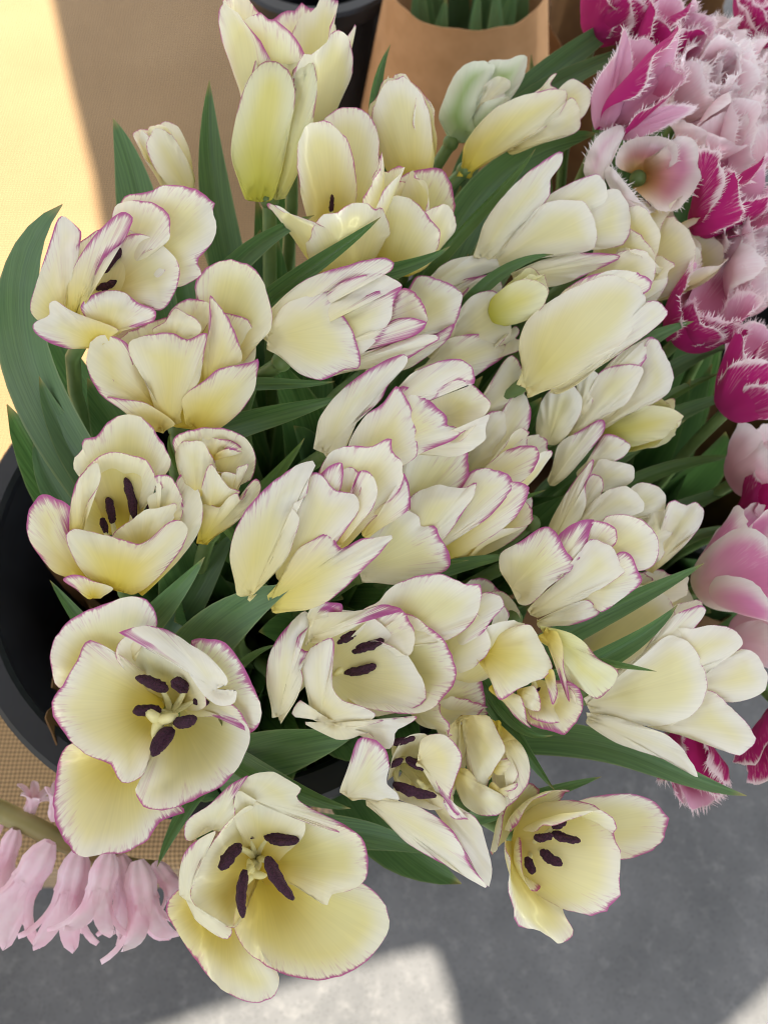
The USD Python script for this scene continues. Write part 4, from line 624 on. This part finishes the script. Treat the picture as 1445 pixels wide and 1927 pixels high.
T_('tulip', 'yellow backed double tulip turned to the lower right, with a green flushed side petal', (955, 1195), .342, -38, 44, 215,
   [], crop=(860, 860, 2.47), traced=[((330,1080,-60),[(330,1235,10),(390,1265,14),(450,1280,16),(498,1292,18),(540,1250,18),(580,1190,18),(588,1130,16),(560,1070,10),(510,1040,0)],-14,dict(mag=1.3)),
    ((340,1080,-50),[(340,1210,8),(430,1240,14),(500,1225,16),(550,1170,14),(545,1100,8),(500,1060,0)],-8,dict(mag=.9)),
    ((400,820,-25),[(400,790,-5),(455,798,6),(530,820,12),(600,870,14),(660,940,14),(748,995,12),(722,1070,12),(650,1125,12),(580,1085,8),(510,1050,0),(480,950,-5)],-6,dict(mag=1.3,mt='bud_petal')),
    ((400,820,-15),[(430,805,0),(462,810,14),(492,880,18),(495,970,18),(512,1060,16),(522,1140,14),(498,1090,10),(470,960,6)],4),
    ((280,1080,-10),[(290,1115,14),(350,1062,18),(385,1120,18),(385,1180,14),(350,1180,8),(300,1150,8)],5,dict(mag=.5)),
    ((400,1000,0),[(365,1045,20),(440,985,26),(462,1060,24),(468,1100,22),(445,1155,18),(425,1090,14)],4,dict(mag=1.4)),
    ((160,1060,-20),[(190,1120,-5),(240,1105,10),(290,1110,18),(318,1180,20),(328,1235,18),(345,1262,10),(270,1210,0)],8),
    ((110,900,-20),[(110,970,-5),(160,1050,10),(195,1130,20),(260,1100,28),(340,1050,30),(400,1030,30),(440,985,28),(425,930,26),(385,850,20),(335,780,14),(230,800,10)],22,dict(mag=1.,yel=1.3))], mt='warm_petal', mag=1., yel=.9, curl=-26, fill=False, ruffle=1.6,
   anthers=[(1010, 1300, 1022, 1298, 60, 9)],
   leaves=[([(905, 1280), (975, 1390), (1044, 1488)], 56, .345, .33, 40, 15, .15), ([(940, 1330), (985, 1375), (1040, 1385)], 34, .34, .325, 30, 0, .15)])
T_('tulip', 'pale yellow double tulip with a tight swirled hole at its tip, near the bottom', (832, 1352), .345, -44, 44, 215,
   [], crop=(560, 1300, 1.953), traced=[((690,110,-30),[(560,400,-16),(565,160,-12),(700,110,-12),(840,260,-8),(830,370,-8),(740,440,-12)],10,dict(mag=.3)), ((730,110,-25),[(745,190,0),(800,180,6),(845,240,8),(855,300,10),(845,345,12),(815,385,14),(780,402,14),(770,370,12),(810,310,14),(770,250,8)],10),
    ((560,280,-25),[(575,370,-5),(580,310,6),(615,285,12),(645,310,16),(690,355,20),(755,385,22),(765,425,18),(735,460,12),(670,458,2),(610,420,-6)],16),
    ((700,280,-5),[(705,330,10),(735,262,18),(790,252,20),(835,300,18),(830,322,16),(790,305,16),(740,312,14)],5,dict(mag=.7)),
    ((705,375,0),[(715,335,12),(750,365,16),(800,362,18),(822,330,18),(840,345,14),(800,390,10),(750,385,6)],4,dict(mag=.7)),
    ((600,90,-25),[(590,300,-4),(540,200,0),(545,140,4),(620,110,8),(700,90,10),(735,150,16),(762,215,20),(735,270,24),(705,320,24),(690,362,20),(640,340,10)][::-1],20)], mt='warm_petal', mag=.35, yel=.9, curl=-36, fill=False, ruffle=1.5, cup=58,
   leaves=[([(1000, 1500), (1065, 1480), (1132, 1462)], 40, .36, .35, 30, 20, .2)])
T_('tulip', 'open tulip with one long lower petal, partly hidden under the magenta rimmed cup', (745, 1425), .338, -48, 46, 265,
   [], crop=(560, 1300, 1.953), traced=[((400,270,-70),[(330,330,-10),(350,240,-8),(400,170,-4),(470,160,0),(540,240,4),(560,330,6),(570,420,4),(500,440,4),(420,420,0),(350,390,-4)],-12,dict(mag=.1)),
    ((430,330,-50),[(500,420,-8),(580,450,0),(640,455,6),(675,500,8),(690,560,8),(712,640,8),(702,722,8),(660,670,4),(600,560,0)],-4,dict(mag=1.2)),
    ((250,400,-25),[(340,400,8),(430,420,12),(520,470,18),(575,520,22),(610,590,22),(650,660,20),(698,728,14),(640,700,6),(520,630,-2),(400,560,-6),(310,470,-4)],10,dict(mag=1.5)),
    ((440,260,-10),[(455,230,0),(448,190,8),(490,160,14),(550,168,18),(600,230,20),(600,275,20),(578,330,18),(562,400,16),(575,450,14),(632,474,12),(570,470,6),(545,420,2),(500,320,0)],8,dict(mag=1.)),
    ((180,390,-15),[(160,350,0),(195,250,8),(225,175,14),(275,175,18),(320,215,20),(336,280,20),(328,340,18),(365,375,18),(372,405,14),(320,415,8),(240,400,0)],14,dict(mag=1.1))], mag=.9, yel=.4, curl=-12, fill=False,
   anthers=[(735, 1398, 780, 1388, 110, 13), (728, 1442, 758, 1428, 105, 12), (765, 1428, 812, 1448, 110, 12), (740, 1475, 820, 1498, 120, 13)], pistil=(100, 8),
   leaves=[([(520, 1470), (585, 1500), (660, 1522)], 56, .33, .315, 30, 15, .25), ([(560, 1560), (680, 1570), (810, 1608)], 72, .36, .36, 20, 10, .4)])
T_('tulip', 'open cream tulip at the lower right over the pavement, with one separate rounded petal', (1000, 1590), .352, -22, 58, 235,
   [(960, 1520, 150, dict(w=.66, l=.62, curl=-30, mag=1.3)), (1045, 1495, -150, dict(w=.6, l=.85, curl=-30, mag=1.2)), (1262, 1535, -85, dict(w=.56, l=1.05)), (1165, 1640, -10, dict(w=.95)), (1005, 1752, 78, dict(w=.85, l=.9)), (985, 1660, 110, dict(w=.42, l=.62, pt=True, curl=-20, mag=1.3)), (1130, 1530, -120, dict(w=.6))], mag=.9, yel=.55, curl=-12, fill=False,
   anthers=[(1040, 1568, 1092, 1583, 120, 13), (1018, 1602, 1058, 1628, 115, 13), (992, 1615, 1005, 1645, 105, 12), (1040, 1555, 1065, 1548, 115, 11), (1005, 1578, 1040, 1572, 110, 10)])
T_('tulip', 'fully open white tulip facing up with dark anthers, just above the pink hyacinth', (322, 1342), .345, 215, 76, 255,
   [], crop=(0, 1080, 2.58), traced=[((560,520,-70),[(275,545,-5),(243,420,4),(255,330,8),(300,262,10),(345,215,12),(480,155,14),(600,118,14),(690,112,14),(740,158,12),(765,245,6),(700,340,-6)],-10,dict(mag=1.3)),
    ((620,860,-80),[(320,840,-10),(275,960,-2),(258,1120,4),(290,1260,10),(390,1372,16),(500,1365,16),(610,1352,14),(720,1290,8),(790,1200,2),(905,1152,-2),(820,1100,-10)],-12,dict(mag=1.)),
    ((880,620,-75),[(940,360,-6),(930,320,4),(1000,313,10),(1090,335,14),(1165,420,14),(1235,555,12),(1270,670,8),(1250,745,2),(1212,775,-4),(1150,720,-20)],-10,dict(mag=1.8)),
    ((800,640,-95),[(560,400,-10),(600,310,4),(760,330,10),(880,420,10),(980,540,6),(1000,640,-10)],-15,dict(mag=.2)),
    ((850,660,-95),[(690,990,-5),(655,1055,8),(700,1130,16),(780,1148,20),(880,1130,24),(980,1080,26),(1060,1045,26),(1150,950,24),(1205,840,20),(1212,770,14),(1175,680,4),(1080,600,-14)],-26,dict(mag=1.5)),
    ((800,640,-95),[(590,400,-10),(430,322,0),(385,390,10),(300,545,20),(248,620,26),(262,700,28),(330,800,28),(440,890,26),(540,930,24),(590,1015,20),(690,985,6),(740,860,-20)],-26,dict(mag=1.)),
    ((1050,560,0),[(1100,500,20),(1000,390,26),(920,340,28),(830,280,28),(720,250,26),(640,262,22),(575,285,16),(620,300,20),(680,330,26),(760,350,32),(820,370,34),(880,430,32),(940,520,28),(990,590,22),(1060,640,12),(1140,625,10),(1150,560,14)],8,dict(mag=1.2,yel=0))], mag=1., yel=.85, curl=-26, fill=False, ruffle=1.3, cup=40,
   anthers=[(312, 1300, 258, 1276, 85, 19), (302, 1338, 252, 1340, 80, 19), (352, 1300, 325, 1282, 95, 17), (330, 1362, 368, 1352, 95, 17), (325, 1372, 288, 1422, 100, 20), (368, 1318, 392, 1322, 80, 14)], pistil=(95, 12))
T_('tulip', 'fully open pale yellow tulip with five long dark anthers, lowest of all flowers', (486, 1618), .348, 250, 74, 285,
   [], crop=(0, 1400, 1.901), traced=[((800,560,-70),[(640,520,-8),(592,590,4),(630,670,10),(690,760,14),(770,860,18),(850,915,20),(930,928,20),(975,910,18),(998,830,10),(940,760,0)],-8,dict(mag=1.3)),
    ((930,430,-95),[(835,260,6),(850,170,14),(900,190,14),(1000,240,14),(1090,280,8),(1080,340,-10)],-14,dict(mag=0)),
    ((930,450,-95),[(850,560,-10),(835,650,0),(880,740,10),(980,812,18),(1080,842,22),(1180,845,24),(1290,795,26),(1365,720,26),(1395,640,22),(1370,560,14),(1300,500,4),(1180,470,-12)],-18,dict(mag=.8)),
    ((930,430,-95),[(960,240,-10),(1080,250,6),(1200,290,16),(1285,325,22),(1315,390,24),(1318,450,22),(1295,502,18),(1240,530,16),(1182,545,14),(1172,582,8),(1110,540,-6)],-16,dict(mag=.7)),
    ((930,440,-95),[(835,660,6),(740,620,16),(682,550,20),(700,465,22),(750,370,20),(835,260,14),(900,220,4)],-24,dict(mag=.2)),
    ((900,200,0),[(855,165,10),(870,130,20),(920,105,24),(980,102,26),(1040,135,24),(1078,165,22),(1060,190,20),(1150,250,18),(1250,300,16),(1285,330,10),(1180,310,14),(1060,270,14),(960,230,8)],8,dict(mag=1.2,yel=.1)),
    ((760,310,-10),[(665,345,6),(665,280,14),(740,225,20),(820,150,24),(890,112,24),(840,175,22),(842,250,18),(820,295,12)],8,dict(mag=1.,yel=.1)),
    ((665,560,-5),[(640,530,8),(640,480,14),(655,400,20),(700,350,22),(775,310,18),(735,380,22),(695,470,24),(680,545,24),(740,620,20),(832,665,12),(810,700,6),(720,650,4)],5,dict(mag=1.5,yel=.1))], mt='warm_petal', mag=.75, yel=1., curl=-18, fill=False, cup=38,
   anthers=[(472, 1578, 470, 1548, 90, 14), (500, 1570, 562, 1582, 100, 16), (452, 1590, 418, 1638, 120, 18), (462, 1638, 458, 1726, 140, 18), (505, 1615, 552, 1692, 140, 19)], pistil=(85, 9),
   leaves=[([(345, 1530), (318, 1580), (296, 1632)], 46, .37, .355, 40, 0, .3)])

# ---------------------------------------------------------------- fringed pink tulips at the right
mg = 'magenta_petal'
def P_(label, base, D, dr, tilt, L, petals, mt=mg, fringe=26, **k):
    rs = np.random.RandomState(len(label) * 7 + int(base[0])); m = np.mean([[p[0], p[1]] for p in petals], 0)
    if mt == 'blush_petal' and fringe: petals = list(petals) + [(m[0] + rs.uniform(-32, 32), m[1] + rs.uniform(-32, 32), rs.choice(['f', 'b']), dict(l=.8, w=.5)) for _ in range(4)]
    if mt == 'blush_petal' and fringe: k = {'ruffle': 2.8, **k}
    T_('fringed_tulip', label, base, D, dr, tilt, L, petals, mt=mt, target=PB, fringe=fringe, cat='tulip', **{**dict(mag=1.4, yel=.6, curl=-22, ruffle=1.6, w=.7), **k})
P_('pale pink tulip at the top right corner, blurred', (1430, 60), .50, 60, 40, 150, [(1440, 10, 0), (1400, 20, -80), (1470, 20, 80), (1440, -40, 180)], mg)
P_('magenta tulip cut off by the top edge, behind the long dark leaves', (1120, 60), .47, 50, 20, 160, [(1180, -20, 0), (1140, -30, -80), (1215, 10, 80), (1180, -40, 180)],
   leaves=[([(985, 170), (1080, 95), (1215, 0)], 60, .46, .455, 25, 20, .5), ([(1000, 185), (1100, 130), (1210, 80)], 46, .45, .445, 25, 0, .5)])
P_('frilly pink and magenta tulip in the top row of fringed ones', (1215, 110), .46, 30, 45, 150, [(1270, 70, 0), (1230, 20, -80), (1310, 40, 90), (1290, 0, 170), (1260, 30, -150)])
P_('frilly pale pink tulip with a red throat, upper right', (1360, 120), .475, 60, 50, 130, [(1375, 90, 0), (1330, 60, -80), (1430, 70, 80), (1385, 30, 180), (1350, 50, -130)], 'blush_petal')
P_('pale frilly tulip at the right edge, upper part', (1420, 180), .475, 30, 45, 140, [(1440, 150, 0), (1410, 110, -80), (1480, 150, 80), (1450, 100, 180)], 'blush_petal')
P_('big magenta tulip with three pointed white fringed petals', (1135, 240), .41, 38, 14, 215, [(1250, 100, 160, {}), (1290, 150, 110, {})], curl=-8, fringe=34, crop=(780, 0, 2.173), traced=[
    ((825,510,-25),[(835,450,-4),(880,380,4),(960,310,8),(1060,268,10),(1115,300,10),(1060,370,8),(960,440,4),(890,490,-4)],-6,dict(mag=1.2,yel=1.)),
    ((835,545,-12),[(860,520,6),(920,470,12),(1010,435,14),(1100,425,14),(1152,438,12),(1060,500,10),(950,550,4),(880,572,-4)],10,dict(mag=1.2)),
    ((775,530,-14),[(725,490,-4),(722,400,2),(765,290,8),(825,210,12),(858,115,14),(885,200,14),(885,290,14),(860,380,12),(842,460,6)],14,dict(mag=1.2))])
P_('frilly light pink tulip between the magenta ones', (1290, 190), .455, 40, 40, 150, [(1330, 140, 0), (1290, 100, -70), (1370, 150, 80), (1340, 80, 180)], 'blush_petal')
P_('pale blush tulip with a shaded greenish throat', (1310, 290), .45, 55, 40, 150, [(1310, 240, -30), (1360, 210, 60), (1330, 175, 170), (1380, 260, 100)], 'blush_petal', fringe=0)
P_('frilly cream pink tulip at the right edge beside the pale blush one', (1400, 300), .455, 40, 45, 150, [(1420, 250, 0), (1380, 210, -80), (1460, 230, 80), (1430, 170, 180)], 'blush_petal')
P_('open white and pink tulip showing a golden yellow centre', (1200, 335), .42, 250, 72, 150, [], 'golden_petal', fringe=14, curl=-20, fill=False, yel=1.3, mag=.6, crop=(780, 0, 2.173), traced=[
    ((920,720,-75),[(820,660,-6),(850,590,4),(920,558,8),(1000,555,8),(1070,590,6),(1070,660,-4)],-10),
    ((760,760,-20),[(690,700,-4),(715,610,2),(760,545,6),(845,510,8),(855,555,8),(800,640,6),(790,690,2)],10,dict(mt='streaked_petal',mag=3.,yel=.3)),
    ((895,715,-80),[(1020,600,-8),(1080,555,4),(1140,570,8),(1172,640,10),(1180,700,10),(1140,785,10),(1075,855,8),(1000,860,4),(930,800,-6)],-18),
    ((810,790,-10),[(770,690,4),(800,680,10),(840,720,14),(880,770,16),(930,830,14),(965,870,8),(920,890,2),(850,850,-2)],6,dict(yel=0,mag=2.))])
P_('glossy magenta tulip below the golden centred one, opening to the right', (1315, 425), .43, 28, 16, 185, [(1395, 330, -5, dict(w=.5)), (1345, 290, -75, dict(w=.5)), (1450, 370, 60, dict(w=.45, pt=True)), (1400, 300, 160, {})], curl=-10)
P_('frilly pale pink tulip at the right edge, middle', (1390, 480), .45, 30, 40, 150, [(1420, 430, 0), (1390, 400, -80), (1460, 430, 80), (1440, 390, 180)], 'blush_petal')
P_('rounded fringed tulip with a deep red hollow in it', (1290, 625), .425, 32, 40, 175, [(1290, 520, -85, dict(w=.8)), (1385, 610, 50, dict(w=.75)), (1420, 560, 110, dict(w=.7)), (1345, 490, -150, dict(w=.7)), (1400, 500, 160, {}), (1330, 600, -20, dict(w=.6, l=.8))], fill=False, fringe=36)
P_('dusky pink tulip with soft frills behind the red hollow one', (1400, 560), .45, 35, 30, 150, [(1430, 500, 0), (1400, 470, -80), (1470, 520, 80), (1440, 460, 180)], 'blush_petal')
P_('deep magenta tulip leaning out at the right edge', (1375, 765), .42, 45, 25, 190, [(1440, 690, 10, dict(w=.6)), (1405, 630, -70, dict(w=.6)), (1480, 740, 70, dict(w=.5)), (1450, 620, 170, {})])
P_('dull mauve tulip back in shade at the right edge', (1385, 905), .46, 30, 10, 150, [(1460, 850, 0, dict(w=.9)), (1420, 800, -80, {}), (1490, 900, 80, {}), (1460, 820, 170, {})], 'blush_petal', fringe=0, mag=0, tone_noise=0)
P_('dark purple tulip peeking in below the mauve one', (1400, 985), .45, 20, 10, 130, [(1470, 930, 0, dict(w=.8)), (1440, 900, -80, {}), (1500, 970, 80, {})], fringe=0)
P_('large pink and white striped tulip at the right edge', (1322, 1110), .405, 28, 8, 230, [(1480, 1040, 0, dict(w=.75)), (1400, 960, -75, dict(w=.6)), (1480, 1150, 75, dict(w=.5)), (1450, 960, 170, {})], 'streaked_petal', fringe=0, curl=-16, cup=66, mag=2.2)
P_('light salmon pink tulip beneath the striped one', (1385, 1200), .42, 10, 10, 150, [(1500, 1170, 0, dict(w=.8)), (1490, 1230, 70, {}), (1480, 1130, -80, {})], 'blush_petal', fringe=0, mag=0)
P_('fringed red and pink tulip poking out under the pure white one', (1285, 1385), .43, -72, 40, 150, [(1270, 1510, 20, dict(w=.6)), (1340, 1500, -40, dict(w=.6)), (1378, 1460, -95, dict(w=.6)), (1245, 1460, 95, dict(w=.6)), (1330, 1400, 180, {})], curl=-6, fringe=34)
P_('magenta tulip in the lower right corner of the bunch, behind the pure white one', (1470, 1330), .42, -60, 10, 190, [(1450, 1475, 0, dict(w=.8)), (1405, 1430, 75, dict(w=.6)), (1490, 1440, -75, {})], fringe=0,
   leaves=[([(1100, 960), (1260, 880), (1395, 860)], 40, .47, .46, 30, 0, .1, .15), ([(1100, 900), (1250, 790), (1390, 740)], 60, .47, .45, 25, 15, .3), ([(1120, 860), (1240, 760), (1360, 700)], 44, .46, .44, 35, -15, .1, .3), ([(1150, 1010), (1270, 960), (1420, 900)], 44, .48, .47, 30, 0, .3), ([(1180, 760), (1270, 690), (1380, 650)], 50, .46, .45, 30, 10, .4), ([(1180, 1080), (1280, 1020), (1400, 990)], 40, .46, .45, 30, 0, .3, .2)])
# ---------------------------------------------------------------- bucket, paper sleeves, cone, hyacinth
def lathe(prof, c, n=96):
    th = np.linspace(0, 2 * math.pi, n, endpoint=False); v = []
    for t in th: v += [[c[0] + r * math.cos(t), c[1] + r * math.sin(t), z] for r, z in prof]
    f = grid_faces(n, len(prof), close=True); return np.array(v), f
def bucket(c, R, z0, z1, label):
    t = thing('bucket', (c[0], c[1], z0), label, 'bucket'); h = z1 - z0; rb = R * .68; w = .004
    obj('wall', lathe([(0, z0), (rb - .006, z0), (rb, z0 + .006), (R - .010, z1 - .004)], c), M['black_plastic'], t, smooth=40)
    obj('lining', lathe([(0, z0 + w), (rb - w, z0 + w), (R - .014, z1 - .004)], c), M['black_plastic'], t, smooth=40)
    rim = [(R - .0145 + .0105 * 1, z1 - .016), (R + .002, z1 - .016), (R + .003, z1 - .012), (R + .003, z1 - .003), (R, z1), (R - .012, z1 + .0005), (R - .0145, z1 - .002), (R - .0145, z1 - .02)]
    obj('rim', lathe(rim, c), M['black_plastic'], t, smooth=40); return t
bucket(BC, RB, ZP + .004, ZR, 'large black plastic bucket holding the white and cream tulips')
bucket(PB, .15, .002, .50, 'black bucket on the ground under the fringed pink tulips')
TB = onz(600, -70, .56); bucket(TB, .085, ZP + .004, .56, 'black bucket at the top edge, behind the tallest white tulip')
def sheet(name, c, r0, r1, z0, z1, a0, a1, label, m, ruff=.008, seed=0, wob=.02):
    n, k = 80, 14; a = np.radians(np.linspace(a0, a1, n)); v = []
    for i, t in enumerate(a):
        for j in range(k):
            s = j / (k - 1); w = (meshkit.noise(np.array([[t * 3, s * 1.5, seed * 3.]]))[0] - .5) * wob * (.3 + s)
            r = r0 + (r1 - r0) * s + w + .02 * (t - a[0]) / (a[-1] - a[0]) * 0; zt = z1 + ruff * (meshkit.noise(np.array([[t * 4, 9., seed]]))[0] - .5) * 2
            v.append([c[0] + r * math.cos(t), c[1] + r * math.sin(t), z0 + (zt - z0) * s])
    v = np.array(v); th = .0008; nrm = np.c_[v[:, :2] - c[:2], np.zeros(len(v))]; nrm /= np.linalg.norm(nrm, axis=1, keepdims=True)
    f = grid_faces(n, k); v2 = v - nrm * th; N = len(v); e = np.arange(n) * k + k - 1
    rim = np.vstack([np.stack([e[:-1], e[1:], e[1:] + N], 1), np.stack([e[:-1], e[1:] + N, e[:-1] + N], 1)])
    vf = (np.vstack([v, v2]), np.vstack([f, f[:, ::-1] + N, rim]))
    o = obj(name, vf, M[m], smooth=40, loc=np.array([c[0], c[1], z0])); tag(o.GetPrim(), label, 'paper sleeve'); return o
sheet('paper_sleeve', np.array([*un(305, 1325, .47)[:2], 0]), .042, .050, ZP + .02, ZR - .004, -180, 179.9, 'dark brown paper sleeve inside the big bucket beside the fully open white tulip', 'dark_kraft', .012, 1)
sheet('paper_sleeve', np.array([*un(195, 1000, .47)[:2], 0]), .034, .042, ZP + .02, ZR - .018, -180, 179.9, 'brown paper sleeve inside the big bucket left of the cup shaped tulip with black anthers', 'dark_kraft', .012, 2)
KC = np.array([*(onz(888, 58, .60) + [0, .076, 0])[:2], 0])
sheet('paper_cone', KC, .125, .076, ZP + .004, .60, -180, 179.9, 'tan kraft paper cone wrapped round green leaves at the top', 'kraft_paper', .002, 5, .003)
wrap = thing('greenery', (KC[0], KC[1], ZP + .01), 'bunch of green leaves standing inside the tan paper cone at the top', 'plant')
rs = np.random.RandomState(4)
for k in range(12):
    a = k * 2.4; p0 = KC + [.04 * math.cos(a), .04 * math.sin(a), ZP + .02]; p1 = KC + [.05 * math.cos(a), .05 * math.sin(a), .60 + .03 * rs.rand()]
    V, f, pet = leaf_mesh([p0, (p0 + p1) / 2 + [.008 * rs.randn(), .008 * rs.randn(), 0], p1], .034, 30, rs.uniform(-40, 40), 300 + k, face=np.array([0, -1., .2]))
    obj('leaf', (V, f), M['leaf'], wrap, attrs={'pet': pet, 'tone': np.tile([.5, 0, k], (len(V), 1))})
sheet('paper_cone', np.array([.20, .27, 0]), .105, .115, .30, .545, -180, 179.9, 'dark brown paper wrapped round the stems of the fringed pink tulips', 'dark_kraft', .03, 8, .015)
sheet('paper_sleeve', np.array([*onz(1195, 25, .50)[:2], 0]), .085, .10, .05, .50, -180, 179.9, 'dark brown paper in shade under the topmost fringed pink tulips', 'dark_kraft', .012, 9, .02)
# hyacinth lying at the lower left
hy = thing('hyacinth', onz(-560, 1480, .375), 'pink hyacinth lying at the lower left beside the bucket', 'hyacinth')
hs = [onz(-560, 1480, .375), un(-330, 1440, .52), un(-90, 1490, .43), un(60, 1555, .425), un(180, 1612, .42), un(300, 1635, .42)]
obj('stem', tube(hs, [.0072, .0072, .0072, .007, .006, .004], 12, 40), M['hyacinth_stem'], hy)
def floret(b, d, L, seed, opened=1.):
    rs = np.random.RandomState(seed); d = unit(d); a = unit(np.cross(d, [.3, .2, 1.])); e = np.cross(d, a); parts = []
    n = 36; prof = [(0, .06), (.1, .12), (.22, .15), (.33, .135), (.40, .15)]; th = np.linspace(0, 2 * math.pi, n, endpoint=False); v = []
    for s, r in prof:
        for t in th: v.append(b + d * s * L + (a * math.cos(t) + e * math.sin(t)) * r * L * (1 + .10 * math.cos(6 * t)))
    f = []
    for i in range(len(prof) - 1):
        for j in range(n): k = (j + 1) % n; f += [[i * n + j, i * n + k, i * n + n + k], [i * n + j, i * n + n + k, i * n + n + j]]
    parts.append((np.array(v), np.array(f)))
    lobes = []
    for q in range(6):
        t0 = q * math.pi / 3; o = a * math.cos(t0) + e * math.sin(t0); tn = np.cross(d, o); g = []; ce = rs.uniform(.75, 1.3) * opened
        for s in np.linspace(0, 1, 9):
            ang = ce * 1.9 * s; hx = L * .56 * (s if ang < .01 else math.sin(ang) / (ce * 1.9)); rx = L * .56 * (1 - math.cos(ang)) / (ce * 1.9)
            c0 = b + d * (.37 * L + hx) + o * (.135 * L + rx); w = .125 * L * (1 - .25 * s) * math.sqrt(max(0, 1 - max(0, (s - .6) / .4) ** 2)) + .002 * L
            for u in np.linspace(-1, 1, 5): g.append(c0 + tn * u * w + (o * math.cos(ang) - d * math.sin(ang)) * (-u * u * .05 * L))
        lobes.append((np.array(g), grid_faces(9, 5)))
    return parts[0], lobes
down = -UP
rs = np.random.RandomState(12); FL = [(30, 1560, -.3, -1, .1, 130, .42), (95, 1585, -.55, -1, .3, 215, .405), (150, 1600, -.15, -1, .3, 200, .405), (205, 1605, -.1, -1, .5, 185, .395), (225, 1610, .2, -1, .1, 165, .415), (258, 1620, .3, -1, .4, 205, .40),
        (290, 1625, .6, -.5, .3, 120, .41), (2, 1545, -.8, -.9, .0, 120, .43), (50, 1540, .3, .7, .1, 85, .43), (100, 1545, .25, 1, .2, 85, .42)]
for k, (x, y, dx, dy, dz, L, D) in enumerate(FL):
    b0 = un(x, y, D); d = dx * RT + dy * UP - dz * FW; tb, lb = floret(b0, d, .9 * L * D / F, k, rs.uniform(.45, .85))
    fo = obj('floret', tb, M['hyacinth_petal'], hy)
    for l_ in lb: obj('petal', l_, M['hyacinth_petal'], fo)
print('SOLVE', len(REPORT), REPORT[:60])
